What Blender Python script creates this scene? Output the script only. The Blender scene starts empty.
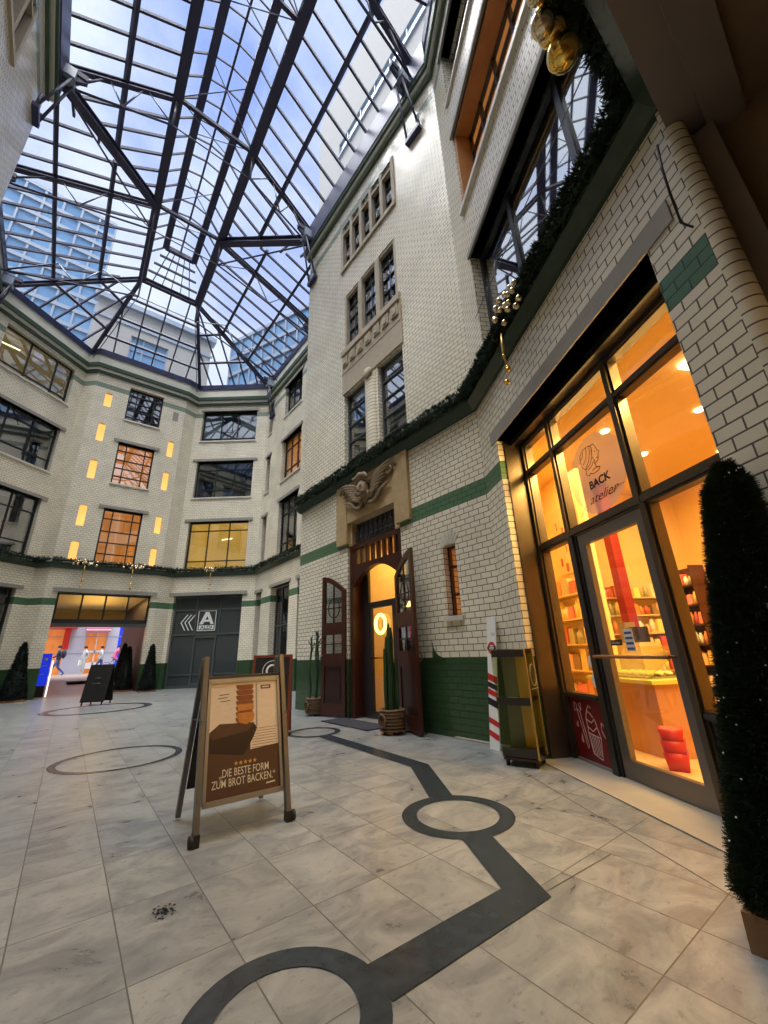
import bpy, math, random
from mathutils import Vector, Matrix
R = math.radians
rnd = random.Random(7)
scn = bpy.context.scene
COL = scn.collection

# ------------------------------------------------------------------ materials
def new_mat(name):
    m = bpy.data.materials.new(name); m.use_nodes = True
    nt = m.node_tree
    return m, nt, nt.nodes['Principled BSDF']
def setc(b, col, rough, metal=0.0):
    b.inputs['Base Color'].default_value = (*col, 1); b.inputs['Roughness'].default_value = rough
    b.inputs['Metallic'].default_value = metal
def mat(name, col, rough=0.5, metal=0.0, var=0.0, vscale=8.0, bump=0.0, bscale=40.0, emit=None, es=1.0, stretch=None):
    m, nt, b = new_mat(name); setc(b, col, rough, metal)
    N = nt.nodes; L = nt.links
    if var or bump:
        tc = N.new('ShaderNodeTexCoord'); src = tc.outputs['Object']
        if stretch:
            mp = N.new('ShaderNodeMapping'); mp.inputs['Scale'].default_value = stretch
            L.new(src, mp.inputs[0]); src = mp.outputs[0]
    if var:
        no = N.new('ShaderNodeTexNoise'); no.inputs['Scale'].default_value = vscale; no.inputs['Detail'].default_value = 4
        L.new(src, no.inputs[0])
        mx = N.new('ShaderNodeMix'); mx.data_type = 'RGBA'
        mx.inputs[6].default_value = (*[max(0, c*(1-var)) for c in col], 1)
        mx.inputs[7].default_value = (*[min(1, c*(1+var)) for c in col], 1)
        L.new(no.outputs[0], mx.inputs[0]); L.new(mx.outputs[2], b.inputs['Base Color'])
    if bump:
        n2 = N.new('ShaderNodeTexNoise'); n2.inputs['Scale'].default_value = bscale; n2.inputs['Detail'].default_value = 3
        L.new(src, n2.inputs[0])
        bp = N.new('ShaderNodeBump'); bp.inputs['Strength'].default_value = bump; bp.inputs['Distance'].default_value = 0.02
        L.new(n2.outputs[0], bp.inputs['Height']); L.new(bp.outputs[0], b.inputs['Normal'])
    if emit:
        b.inputs['Emission Color'].default_value = (*emit, 1); b.inputs['Emission Strength'].default_value = es
    return m
def glass_mat(name, tint, refl, rough=0.02):
    m, nt, b = new_mat(name); N = nt.nodes; L = nt.links
    N.remove(b); out = N['Material Output']
    t = N.new('ShaderNodeBsdfTransparent'); t.inputs[0].default_value = (*tint, 1)
    g = N.new('ShaderNodeBsdfGlossy'); g.inputs['Color'].default_value = (1, 1, 1, 1); g.inputs['Roughness'].default_value = rough
    ge = N.new('ShaderNodeNewGeometry'); dt = N.new('ShaderNodeVectorMath'); dt.operation = 'DOT_PRODUCT'
    L.new(ge.outputs['Incoming'], dt.inputs[0]); L.new(ge.outputs['Normal'], dt.inputs[1])
    ab = N.new('ShaderNodeMath'); ab.operation = 'ABSOLUTE'; L.new(dt.outputs['Value'], ab.inputs[0])
    iv = N.new('ShaderNodeMath'); iv.operation = 'SUBTRACT'; iv.inputs[0].default_value = 1; L.new(ab.outputs[0], iv.inputs[1])
    pw = N.new('ShaderNodeMath'); pw.operation = 'POWER'; pw.inputs[1].default_value = 5; L.new(iv.outputs[0], pw.inputs[0])
    ad = N.new('ShaderNodeMath'); ad.operation = 'MULTIPLY_ADD'; ad.use_clamp = True; f0 = 0.05+refl; L.new(pw.outputs[0], ad.inputs[0]); ad.inputs[1].default_value = 1-f0; ad.inputs[2].default_value = f0
    mx = N.new('ShaderNodeMixShader'); L.new(ad.outputs[0], mx.inputs[0]); L.new(t.outputs[0], mx.inputs[1]); L.new(g.outputs[0], mx.inputs[2])
    L.new(mx.outputs[0], out.inputs[0])
    return m
def brick_mat(name, cream=(0.87, 0.81, 0.66), cream2=(0.80, 0.735, 0.58), mortar=(0.13, 0.108, 0.08), green=True, bw=0.18, rh=0.0865, ms=0.0062,
              dark=(0.040, 0.092, 0.036), band=(0.095, 0.195, 0.105), rough=0.20):
    m, nt, b = new_mat(name); N = nt.nodes; L = nt.links
    uv = N.new('ShaderNodeTexCoord').outputs['UV']
    br = N.new('ShaderNodeTexBrick'); L.new(uv, br.inputs['Vector'])
    br.offset = 0.5; br.inputs['Scale'].default_value = 1
    br.inputs['Color1'].default_value = (*cream, 1); br.inputs['Color2'].default_value = (*cream2, 1); br.inputs['Mortar'].default_value = (*mortar, 1)
    br.inputs['Mortar Size'].default_value = ms; br.inputs['Mortar Smooth'].default_value = 0.2
    br.inputs['Bias'].default_value = -0.2
    br.inputs['Brick Width'].default_value = bw; br.inputs['Row Height'].default_value = rh
    col = br.outputs['Color']
    if green:
        sx = N.new('ShaderNodeSeparateXYZ'); L.new(uv, sx.inputs[0])
        def rng(a, c):
            g1 = N.new('ShaderNodeMath'); g1.operation = 'GREATER_THAN'; L.new(sx.outputs[1], g1.inputs[0]); g1.inputs[1].default_value = a
            g2 = N.new('ShaderNodeMath'); g2.operation = 'LESS_THAN'; L.new(sx.outputs[1], g2.inputs[0]); g2.inputs[1].default_value = c
            mu = N.new('ShaderNodeMath'); mu.operation = 'MULTIPLY'; L.new(g1.outputs[0], mu.inputs[0]); L.new(g2.outputs[0], mu.inputs[1])
            return mu.outputs[0]
        for (a, c, cc) in ((-1, 1.036, dark), (3.29, 3.548, band), (13.15, 13.40, (0.30, 0.36, 0.28))):
            jn = N.new('ShaderNodeMix'); jn.data_type = 'RGBA'; L.new(br.outputs['Fac'], jn.inputs[0]); jn.inputs[6].default_value = (*cc, 1); jn.inputs[7].default_value = (*[q*0.22 for q in cc], 1)
            mx = N.new('ShaderNodeMix'); mx.data_type = 'RGBA'; L.new(rng(a, c), mx.inputs[0]); L.new(col, mx.inputs[6]); L.new(jn.outputs[2], mx.inputs[7])
            col = mx.outputs[2]
    # soft dirt
    no = N.new('ShaderNodeTexNoise'); no.inputs['Scale'].default_value = 1.3; no.inputs['Detail'].default_value = 6; L.new(uv, no.inputs[0])
    mr = N.new('ShaderNodeMapRange'); mr.inputs[1].default_value = 0.3; mr.inputs[2].default_value = 0.7; mr.inputs[3].default_value = 0.88; mr.inputs[4].default_value = 1.05
    L.new(no.outputs[0], mr.inputs[0])
    mu = N.new('ShaderNodeVectorMath'); mu.operation = 'SCALE'; L.new(col, mu.inputs[0]); L.new(mr.outputs[0], mu.inputs['Scale'])
    L.new(mu.outputs[0], b.inputs['Base Color'])
    rr = N.new('ShaderNodeMapRange'); rr.inputs[3].default_value = rough; rr.inputs[4].default_value = 0.8; L.new(br.outputs['Fac'], rr.inputs[0]); L.new(rr.outputs[0], b.inputs['Roughness'])
    # bump: joints + per brick unevenness
    n2 = N.new('ShaderNodeTexNoise'); n2.inputs['Scale'].default_value = 9; L.new(uv, n2.inputs[0])
    hh = N.new('ShaderNodeMath'); hh.operation = 'MULTIPLY'; hh.inputs[1].default_value = 0.8; L.new(n2.outputs[0], hh.inputs[0])
    sb = N.new('ShaderNodeMath'); sb.operation = 'SUBTRACT'; L.new(hh.outputs[0], sb.inputs[0]); L.new(br.outputs['Fac'], sb.inputs[1])
    bp = N.new('ShaderNodeBump'); bp.inputs['Strength'].default_value = 0.35; bp.inputs['Distance'].default_value = 0.01
    L.new(sb.outputs[0], bp.inputs['Height']); L.new(bp.outputs[0], b.inputs['Normal'])
    return m
def floor_mat():
    m, nt, b = new_mat('stone_floor'); N = nt.nodes; L = nt.links
    tc = N.new('ShaderNodeTexCoord'); mp = N.new('ShaderNodeMapping'); mp.inputs['Rotation'].default_value = (0, 0, R(1.7)); mp.inputs['Location'].default_value = (0.0, 0.28, 0)
    L.new(tc.outputs['Object'], mp.inputs[0])
    rot = N.new('ShaderNodeMapping'); rot.inputs['Rotation'].default_value = (0, 0, R(90)); L.new(mp.outputs[0], rot.inputs[0])
    br = N.new('ShaderNodeTexBrick'); L.new(rot.outputs[0], br.inputs['Vector'])
    br.offset = 0.0; br.inputs['Scale'].default_value = 1
    br.inputs['Color1'].default_value = (0.0, 0.0, 0.0, 1); br.inputs['Color2'].default_value = (1, 1, 1, 1); br.inputs['Mortar'].default_value = (0.5, 0.5, 0.5, 1)
    br.inputs['Mortar Size'].default_value = 0.0035; br.inputs['Mortar Smooth'].default_value = 0.3
    br.inputs['Brick Width'].default_value = 0.62; br.inputs['Row Height'].default_value = 0.388
    # veined granite, per slab offset
    off = N.new('ShaderNodeVectorMath'); off.operation = 'MULTIPLY_ADD'; L.new(br.outputs['Color'], off.inputs[0]); off.inputs[1].default_value = (7, 5, 3); L.new(tc.outputs['Object'], off.inputs[2])
    st = N.new('ShaderNodeMapping'); st.inputs['Rotation'].default_value = (0, 0, R(35)); st.inputs['Scale'].default_value = (1.5, 2.3, 1); L.new(off.outputs[0], st.inputs[0])
    no = N.new('ShaderNodeTexNoise'); no.inputs['Scale'].default_value = 1.6; no.inputs['Detail'].default_value = 9; no.inputs['Roughness'].default_value = 0.65; no.inputs['Distortion'].default_value = 1.2
    L.new(st.outputs[0], no.inputs[0])
    cr = N.new('ShaderNodeValToRGB'); e = cr.color_ramp.elements
    e[0].position = 0.27; e[0].color = (0.13, 0.14, 0.148, 1); e[1].position = 0.66; e[1].color = (0.335, 0.34, 0.325, 1)
    x = cr.color_ramp.elements.new(0.42); x.color = (0.20, 0.21, 0.213, 1); x = cr.color_ramp.elements.new(0.52); x.color = (0.265, 0.275, 0.268, 1)
    L.new(no.outputs[0], cr.inputs[0])
    # dark speckle
    sp = N.new('ShaderNodeTexNoise'); sp.inputs['Scale'].default_value = 11; sp.inputs['Detail'].default_value = 8; sp.inputs['Roughness'].default_value = 0.75; L.new(st.outputs[0], sp.inputs[0])
    sr = N.new('ShaderNodeMapRange'); sr.inputs[1].default_value = 0.56; sr.inputs[2].default_value = 0.66; L.new(sp.outputs[0], sr.inputs[0])
    m1 = N.new('ShaderNodeMix'); m1.data_type = 'RGBA'; L.new(cr.outputs[0], m1.inputs[6]); m1.inputs[7].default_value = (0.10, 0.10, 0.105, 1)
    sf = N.new('ShaderNodeMath'); sf.operation = 'MULTIPLY'; sf.inputs[1].default_value = 0.55; L.new(sr.outputs[0], sf.inputs[0]); L.new(sf.outputs[0], m1.inputs[0])
    # per slab tone
    hv = N.new('ShaderNodeMapRange'); L.new(br.outputs['Color'], hv.inputs[0]); hv.inputs[3].default_value = 0.93; hv.inputs[4].default_value = 1.04
    sc = N.new('ShaderNodeVectorMath'); sc.operation = 'SCALE'; L.new(m1.outputs[2], sc.inputs[0]); L.new(hv.outputs[0], sc.inputs['Scale'])
    m2 = N.new('ShaderNodeMix'); m2.data_type = 'RGBA'; L.new(br.outputs['Fac'], m2.inputs[0]); L.new(sc.outputs[0], m2.inputs[6]); m2.inputs[7].default_value = (0.10, 0.095, 0.085, 1)
    L.new(m2.outputs[2], b.inputs['Base Color'])
    b.inputs['Roughness'].default_value = 0.30
    r2 = N.new('ShaderNodeMapRange'); L.new(no.outputs[0], r2.inputs[0]); r2.inputs[3].default_value = 0.2; r2.inputs[4].default_value = 0.42; L.new(r2.outputs[0], b.inputs['Roughness'])
    bp = N.new('ShaderNodeBump'); bp.inputs['Strength'].default_value = 0.25; bp.inputs['Distance'].default_value = 0.004; bp.invert = True
    L.new(br.outputs['Fac'], bp.inputs['Height']); L.new(bp.outputs[0], b.inputs['Normal'])
    return m
M = {}
M['brick'] = brick_mat('glazed_brick')
M['brick_far'] = brick_mat('glazed_brick_far', mortar=(0.34, 0.30, 0.235), ms=0.006)
M['brick_plain'] = brick_mat('glazed_brick_plain', green=False)
M['floor'] = floor_mat()
M['inlay'] = mat('dark_inlay', (0.028, 0.038, 0.048), 0.26, var=0.6, vscale=14)
M['kerb'] = mat('pale_kerb', (0.38, 0.35, 0.30), 0.4, var=0.15, vscale=6)
M['lintel'] = mat('grey_stone', (0.30, 0.285, 0.25), 0.6, var=0.12, vscale=10, bump=0.2)
M['sand'] = mat('sandstone', (0.46, 0.33, 0.17), 0.75, var=0.25, vscale=7, bump=0.5, bscale=30)
M['sand_pale'] = mat('sandstone_pale', (0.42, 0.36, 0.27), 0.75, var=0.2, vscale=7, bump=0.4)
M['sand_dark'] = mat('sandstone_carved', (0.27, 0.20, 0.125), 0.8, var=0.3, vscale=12, bump=0.6)
M['green'] = mat('green_glazed_coping', (0.030, 0.052, 0.034), 0.25, var=0.25, vscale=10)
M['greenline'] = mat('green_glazed_line', (0.06, 0.10, 0.062), 0.3)
M['cream'] = mat('cream_glazed', (0.66, 0.64, 0.56), 0.3, var=0.08)
M['ring'] = mat('steel_dark_blue', (0.040, 0.045, 0.115), 0.4, 0.2)
M['steel'] = mat('steel_slate', (0.045, 0.045, 0.095), 0.65, 0.0)
M['rod'] = mat('steel_rod', (0.16, 0.17, 0.21), 0.35, 0.6)
M['win'] = mat('window_dark', (0.028, 0.03, 0.034), 0.35, 0.2)
M['win_grey'] = mat('window_grey', (0.095, 0.105, 0.11), 0.35, 0.3)
M['bronze'] = mat('bronze_frame', (0.105, 0.082, 0.058), 0.32, 0.7, var=0.15)
M['darkmetal'] = mat('dark_door_metal', (0.055, 0.052, 0.052), 0.35, 0.5)
M['doorgrey'] = mat('door_leaf_metal', (0.17, 0.155, 0.145), 0.3, 0.6)
M['wood'] = mat('mahogany', (0.055, 0.013, 0.008), 0.33, var=0.4, vscale=5, stretch=(6, 6, 1))
M['wood_dk'] = mat('mahogany_dark', (0.032, 0.009, 0.006), 0.35, var=0.3)
M['woodorange'] = mat('orange_oak', (0.42, 0.20, 0.07), 0.4, var=0.25, vscale=5)
M['roofglass'] = glass_mat('roof_glass', (0.96, 0.98, 1.0), -0.02)
M['glass'] = glass_mat('window_glass', (0.66, 0.72, 0.75), 0.26)
M['mirrorglass'] = glass_mat('sky_reflecting_glass', (0.45, 0.5, 0.55), 0.55)
M['towerglass'] = glass_mat('tower_window_glass', (0.55, 0.6, 0.65), 0.36)
M['shopglass'] = glass_mat('shop_glass', (0.97, 0.97, 0.96), -0.02)
M['dimglass'] = glass_mat('dark_pane_glass', (0.45, 0.48, 0.5), 0.07)
M['acrylic'] = glass_mat('acrylic', (0.82, 0.84, 0.62), 0.03, 0.08)
M['foliage'] = mat('fir_needles', (0.012, 0.030, 0.014), 0.6, var=0.5, vscale=20)
M['foliage2'] = mat('dark_cone_needles', (0.006, 0.016, 0.012), 0.6, var=0.5, vscale=20)
M['gold'] = mat('gold_bauble', (0.85, 0.55, 0.12), 0.12, 1.0)
M['gold2'] = mat('champagne_bauble', (0.75, 0.62, 0.40), 0.18, 1.0)
M['ribbon'] = mat('gold_ribbon', (0.70, 0.45, 0.14), 0.35, 0.8)
M['black'] = mat('black_paint', (0.012, 0.012, 0.013), 0.4)
M['rubber'] = mat('rubber', (0.02, 0.02, 0.02), 0.7)
M['white'] = mat('white_paint', (0.80, 0.80, 0.78), 0.5)
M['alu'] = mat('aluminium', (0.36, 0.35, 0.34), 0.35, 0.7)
M['alu_dk'] = mat('aluminium_dark_grey', (0.19, 0.18, 0.175), 0.4, 0.6)  # darker grey metal of the sign posts and top rail
M['brown'] = mat('poster_brown', (0.085, 0.045, 0.030), 0.35)
M['plank'] = mat('poster_plank', (0.72, 0.635, 0.565), 0.35, var=0.15, vscale=20, stretch=(1, 1, 6))
M['crust'] = mat('poster_crust', (0.24, 0.075, 0.03), 0.4, var=0.3, vscale=30)
M['crumb'] = mat('poster_crumb', (0.52, 0.21, 0.05), 0.4, var=0.3, vscale=30)
M['tin'] = mat('poster_tin', (0.035, 0.022, 0.018), 0.3)
M['purple'] = mat('poster_purple', (0.10, 0.06, 0.28), 0.4)
M['redframe'] = mat('red_wood_frame', (0.17, 0.035, 0.018), 0.35, var=0.2)
M['wicker'] = mat('wicker', (0.15, 0.085, 0.04), 0.7, var=0.5, vscale=40, bump=0.8, bscale=90)
M['cactus'] = mat('cactus_green', (0.020, 0.055, 0.018), 0.5, var=0.4, vscale=14)
M['soil'] = mat('soil', (0.03, 0.02, 0.015), 0.9)
M['matt'] = mat('door_mat', (0.035, 0.04, 0.055), 0.95, bump=0.8, bscale=120)
M['planter'] = mat('brown_planter', (0.25, 0.13, 0.055), 0.55, var=0.2)
M['gold_panel'] = mat('yellow_panel', (0.75, 0.50, 0.08), 0.3)  # plain yellow back panel of the trolley, not emissive
M['shelf_dk'] = mat('dark_shelf', (0.03, 0.026, 0.024), 0.35)
M['shopwall'] = mat('shop_wall', (0.82, 0.62, 0.30), 0.7)
M['shopceil'] = mat('shop_ceiling', (0.72, 0.52, 0.22), 0.7)
M['shopfloor'] = mat('shop_floor', (0.55, 0.40, 0.22), 0.3, var=0.2)
M['shelf'] = mat('shop_shelf', (0.75, 0.62, 0.35), 0.5)
M['darkred'] = mat('dark_red_panel', (0.17, 0.008, 0.012), 0.3)
M['chalkpink'] = mat('pale_line', (0.75, 0.55, 0.52), 0.6)
M['decal'] = None
M['red'] = mat('bright_red', (0.55, 0.02, 0.015), 0.35)
M['redcol'] = mat('red_column', (0.28, 0.015, 0.02), 0.5)
M['blue'] = mat('blue_sign', (0.01, 0.05, 0.85), 0.4, emit=(0.01, 0.04, 0.9), es=0.55)
M['room'] = mat('dark_office', (0.20, 0.21, 0.22), 0.8)
M['curtain'] = mat('pale_blind', (0.40, 0.47, 0.45), 0.8)
M['lit'] = mat('lit_room_orange', (0.7, 0.4, 0.12), 0.8, emit=(1.0, 0.45, 0.12), es=0.42, var=0.5, vscale=2)
M['lity'] = mat('lit_room_yellow', (0.7, 0.55, 0.15), 0.8, emit=(0.95, 0.60, 0.12), es=0.40, var=0.3, vscale=1.5)
M['litsoft'] = mat('lit_room_olive', (0.45, 0.36, 0.16), 0.8, emit=(0.75, 0.55, 0.20), es=0.16)
M['tube'] = mat('lamp_tube', (1, 1, 1), 0.4, emit=(1.0, 0.80, 0.42), es=4.0)
M['niche'] = mat('niche_glow', (0.9, 0.6, 0.2), 0.6, emit=(1.0, 0.55, 0.14), es=0.95)
M['downlight'] = mat('downlight', (1, 1, 1), 0.4, emit=(1.0, 0.83, 0.5), es=7.0)
M['wreath'] = mat('wreath_lights', (1, 0.8, 0.3), 0.4, emit=(1.0, 0.62, 0.12), es=5.0)
M['paint_up'] = mat('upper_render', (0.36, 0.355, 0.35), 0.8, var=0.05)
M['streetwhite'] = mat('street_facade', (0.46, 0.46, 0.56), 0.8)
M['upglass'] = mat('upper_glazing', (0.16, 0.30, 0.50), 0.08, 0.0, var=0.3, vscale=0.6)
M['upmetal'] = mat('upper_metal', (0.26, 0.32, 0.42), 0.4)
M['ceil_dk'] = mat('passage_soffit', (0.22, 0.15, 0.09), 0.7, var=0.15)
M['soffit'] = mat('soffit_beam', (0.20, 0.165, 0.145), 0.5, var=0.1)
M['skin'] = mat('skin', (0.55, 0.33, 0.24), 0.5)
M['cloth_dk'] = mat('dark_jacket', (0.02, 0.025, 0.05), 0.8)
M['cloth_blue'] = mat('blue_jeans', (0.05, 0.10, 0.30), 0.8)
M['cloth_grey'] = mat('grey_coat', (0.45, 0.48, 0.52), 0.8)
M['cloth_pink'] = mat('pink_top', (0.75, 0.12, 0.25), 0.8)
M['awning'] = mat('pink_awning', (0.55, 0.10, 0.22), 0.6)
M['shopglow'] = mat('street_shop_glow', (0.8, 0.3, 0.08), 0.6, emit=(1.0, 0.22, 0.04), es=0.35, var=0.6, vscale=2.5)
M['bulb'] = mat('tiny_bulb', (0.9, 0.9, 0.88), 0.15)

# ------------------------------------------------------------------ mesh helpers
class MB:
    def __init__(s): s.v = []; s.f = []; s.uv = []; s.sm = []
    def poly(s, pts, uvs=None, smooth=False):
        i = len(s.v); s.v += [tuple(p) for p in pts]; s.f.append(tuple(range(i, i+len(pts))))
        s.uv.append(uvs or [(0, 0)]*len(pts)); s.sm.append(smooth); return s
    def hexa(s, p):  # p: 8 points, bottom 0-3 ccw, top 4-7
        for q in ((3, 2, 1, 0), (4, 5, 6, 7), (0, 1, 5, 4), (1, 2, 6, 5), (2, 3, 7, 6), (3, 0, 4, 7)):
            s.poly([p[k] for k in q])
        return s
    def box(s, x0, x1, y0, y1, z0, z1):
        return s.hexa([(x0, y0, z0), (x1, y0, z0), (x1, y1, z0), (x0, y1, z0), (x0, y0, z1), (x1, y0, z1), (x1, y1, z1), (x0, y1, z1)])
    def fbox(s, F, s0, s1, d0, d1, z0, z1, face=0):
        P = [F(a, d, z) for z in (z0, z1) for (a, d) in ((s0, d0), (s1, d0), (s1, d1), (s0, d1))]
        return s.hexa(P)
    def bar(s, a, b, w, h=None, up=(0, 0, 1)):
        a = Vector(a); b = Vector(b); h = h or w; d = (b-a)
        if d.length < 1e-6: return s
        d.normalize(); up = Vector(up)
        x = d.cross(up)
        if x.length < 1e-4: x = d.cross(Vector((1, 0, 0)))
        x.normalize(); y = x.cross(d); x *= w/2; y *= h/2
        return s.hexa([a-x-y, a+x-y, a+x+y, a-x+y][0:4] + [b-x-y, b+x-y, b+x+y, b-x+y])
    def tube(s, pts, r, n=8, caps=True):
        pts = [Vector(p) for p in pts]; rr = r if isinstance(r, (list, tuple)) else [r]*len(pts)
        rings = []; prev = None
        for k, p in enumerate(pts):
            d = (pts[min(k+1, len(pts)-1)] - pts[max(k-1, 0)])
            if d.length < 1e-9: d = Vector((0, 0, 1))
            d.normalize()
            x = d.cross(Vector((0, 0, 1))) if prev is None else prev - d*prev.dot(d)
            if x.length < 1e-4: x = d.cross(Vector((1, 0, 0)))
            x.normalize(); prev = x.copy(); y = d.cross(x)
            rings.append([p + x*math.cos(2*math.pi*i/n)*rr[k] + y*math.sin(2*math.pi*i/n)*rr[k] for i in range(n)])
        base = len(s.v)
        for rg in rings: s.v += [tuple(p) for p in rg]
        for k in range(len(rings)-1):
            for i in range(n):
                a = base+k*n+i; b = base+k*n+(i+1) % n
                s.f.append((a, b, b+n, a+n)); s.uv.append([(0, 0)]*4); s.sm.append(True)
        if caps:
            s.f.append(tuple(base+i for i in range(n))[::-1]); s.uv.append([(0, 0)]*n); s.sm.append(False)
            e = base+(len(rings)-1)*n; s.f.append(tuple(e+i for i in range(n))); s.uv.append([(0, 0)]*n); s.sm.append(False)
        return s
    def lathe(s, prof, c=(0, 0, 0), n=20, ax=(0, 0, 1)):
        c = Vector(c); ax = Vector(ax).normalized(); x = ax.orthogonal().normalized(); y = ax.cross(x)
        base = len(s.v)
        for (r, z) in prof:
            for i in range(n):
                a = 2*math.pi*i/n; s.v.append(tuple(c+ax*z+x*(r*math.cos(a))+y*(r*math.sin(a))))
        for k in range(len(prof)-1):
            for i in range(n):
                a = base+k*n+i; b = base+k*n+(i+1) % n
                s.f.append((a, b, b+n, a+n)); s.uv.append([(0, 0)]*4); s.sm.append(True)
        return s
    def sphere(s, c, r, n=14, m=8, sq=(1, 1, 1)):
        base = len(s.v); c = Vector(c)
        for j in range(m+1):
            t = math.pi*j/m
            for i in range(n):
                a = 2*math.pi*i/n
                s.v.append((c.x+r*sq[0]*math.sin(t)*math.cos(a), c.y+r*sq[1]*math.sin(t)*math.sin(a), c.z+r*sq[2]*math.cos(t)))
        for j in range(m):
            for i in range(n):
                a = base+j*n+i; b = base+j*n+(i+1) % n
                s.f.append((a, a+n, b+n, b)); s.uv.append([(0, 0)]*4); s.sm.append(True)
        return s
    def prism(s, poly, F, d0, d1):
        """outline of (s,z) points extruded between depths d0 and d1 in frame F"""
        n = len(poly)
        s.poly([F(a, d0, z) for a, z in poly]); s.poly([F(a, d1, z) for a, z in poly][::-1])
        for i in range(n):
            (a, z), (b, w) = poly[i], poly[(i+1) % n]
            s.poly([F(a, d0, z), F(a, d1, z), F(b, d1, w), F(b, d0, w)])
        return s
    def build(s, name, material, parent=None, kind=None, origin=None):
        me = bpy.data.meshes.new(name)
        vs = s.v
        if origin is not None:
            o = Vector(origin); vs = [(v[0]-o.x, v[1]-o.y, v[2]-o.z) for v in vs]
        me.from_pydata(vs, [], s.f)
        lay = me.uv_layers.new(name='UVMap')
        flat = [c for u in s.uv for p in u for c in p]
        lay.data.foreach_set('uv', flat)
        me.polygons.foreach_set('use_smooth', s.sm)
        for mm in (material if isinstance(material, (list, tuple)) else [material]): me.materials.append(mm)
        me.update()
        ob = bpy.data.objects.new(name, me); COL.objects.link(ob)
        if origin is not None and parent is None: ob.location = origin
        if parent is not None: ob.parent = parent
        if kind: ob['kind'] = kind
        return ob
def tag(o, label=None, cat=None, group=None, kind=None):
    if label: o['label'] = label
    if cat: o['category'] = cat
    if group: o['group'] = group
    if kind: o['kind'] = kind
    return o
def thing(name, loc=(0, 0, 0), label=None, cat=None, group=None, kind=None, rz=0.0):
    o = bpy.data.objects.new(name, None); COL.objects.link(o); o.empty_display_size = 0.1
    o.location = loc; o.rotation_euler = (0, 0, rz)
    return tag(o, label, cat, group, kind)
def copy_tree(o, parent=None):
    c = o.copy(); COL.objects.link(c); c.parent = parent
    for ch in list(o.children): copy_tree(ch, c)
    return c
class Frame:
    """wall frame: s along the wall, d behind its face, z up"""
    def __init__(s, p0, p1, z=0.0):
        s.p = Vector((p0[0], p0[1], 0)); t = Vector((p1[0]-p0[0], p1[1]-p0[1], 0)); s.len = t.length; s.t = t.normalized()
        s.b = Vector((s.t.y, -s.t.x, 0))
    def __call__(s, a, d, z): return tuple(s.p + s.t*a + s.b*d + Vector((0, 0, z)))
def wall(name, F, z0, z1, holes=(), th=0.4, material=None, s0=0.0, s1=None, uo=0.0, kind='structure', parent=None, ext=0.0):
    s1 = F.len if s1 is None else s1
    S = sorted({s0, s1} | {h[0] for h in holes} | {h[1] for h in holes}); Z = sorted({z0, z1} | {h[2] for h in holes} | {h[3] for h in holes})
    S = [a for a in S if s0-1e-6 <= a <= s1+1e-6]; Z = [a for a in Z if z0-1e-6 <= a <= z1+1e-6]
    def solid(i, j):
        if i < 0 or j < 0 or i >= len(S)-1 or j >= len(Z)-1: return False
        a = (S[i]+S[i+1])/2; z = (Z[j]+Z[j+1])/2
        return not any(h[0] < a < h[1] and h[2] < z < h[3] for h in holes)
    m = MB()
    for i in range(len(S)-1):
        for j in range(len(Z)-1):
            if not solid(i, j): continue
            a, b, c, d = S[i], S[i+1], Z[j], Z[j+1]
            U = lambda q, z: (q+uo, z)
            m.poly([F(a, 0, c), F(b, 0, c), F(b, 0, d), F(a, 0, d)][::-1], [U(a, c), U(b, c), U(b, d), U(a, d)][::-1])
            m.poly([F(a, th, c), F(b, th, c), F(b, th, d), F(a, th, d)], [U(a, c), U(b, c), U(b, d), U(a, d)])
            if not solid(i-1, j): m.poly([F(a, 0, c), F(a, 0, d), F(a, th, d), F(a, th, c)][::-1], [(uo+a, c), (uo+a, d), (uo+a+th, d), (uo+a+th, c)][::-1])
            if not solid(i+1, j): m.poly([F(b, 0, c), F(b, 0, d), F(b, th, d), F(b, th, c)], [(uo+b, c), (uo+b, d), (uo+b+th, d), (uo+b+th, c)])
            if not solid(i, j-1): m.poly([F(a, 0, c), F(b, 0, c), F(b, th, c), F(a, th, c)], [(uo+a, c), (uo+b, c), (uo+b, c+th), (uo+a, c+th)])
            if not solid(i, j+1): m.poly([F(a, 0, d), F(b, 0, d), F(b, th, d), F(a, th, d)][::-1], [(uo+a, d), (uo+b, d), (uo+b, d+th), (uo+a, d+th)][::-1])
    return m.build(name, material or M['brick'], parent, kind)
def sweep(name, path, prof, material, closed=False, kind='structure', parent=None):
    """profile [(outwards from wall into the court, z)] swept along wall corners; court lies left of the path"""
    P = [Vector((p[0], p[1], 0)) for p in path]; n = len(P); rings = []
    for i in range(n):
        if closed or 0 < i < n-1:
            a = (P[i]-P[(i-1) % n]).normalized(); b = (P[(i+1) % n]-P[i]).normalized()
        elif i == 0: a = b = (P[1]-P[0]).normalized()
        else: a = b = (P[-1]-P[-2]).normalized()
        na = Vector((-a.y, a.x, 0)); nb = Vector((-b.y, b.x, 0)); k = na+nb
        k = k/(1+na.dot(nb)) if k.length > 1e-3 else na
        rings.append([P[i]+k*o+Vector((0, 0, z)) for o, z in prof])
    m = MB(); q = len(prof)
    for i in range(n if closed else n-1):
        A = rings[i]; B = rings[(i+1) % n]; L = (P[(i+1) % n]-P[i]).length
        for j in range(q):
            k = (j+1) % q; m.poly([A[j], B[j], B[k], A[k]], [(0, j), (L, j), (L, k), (0, k)])
    if not closed: m.poly(rings[0]); m.poly(rings[-1][::-1])
    return m.build(name, material, parent, kind)
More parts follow.
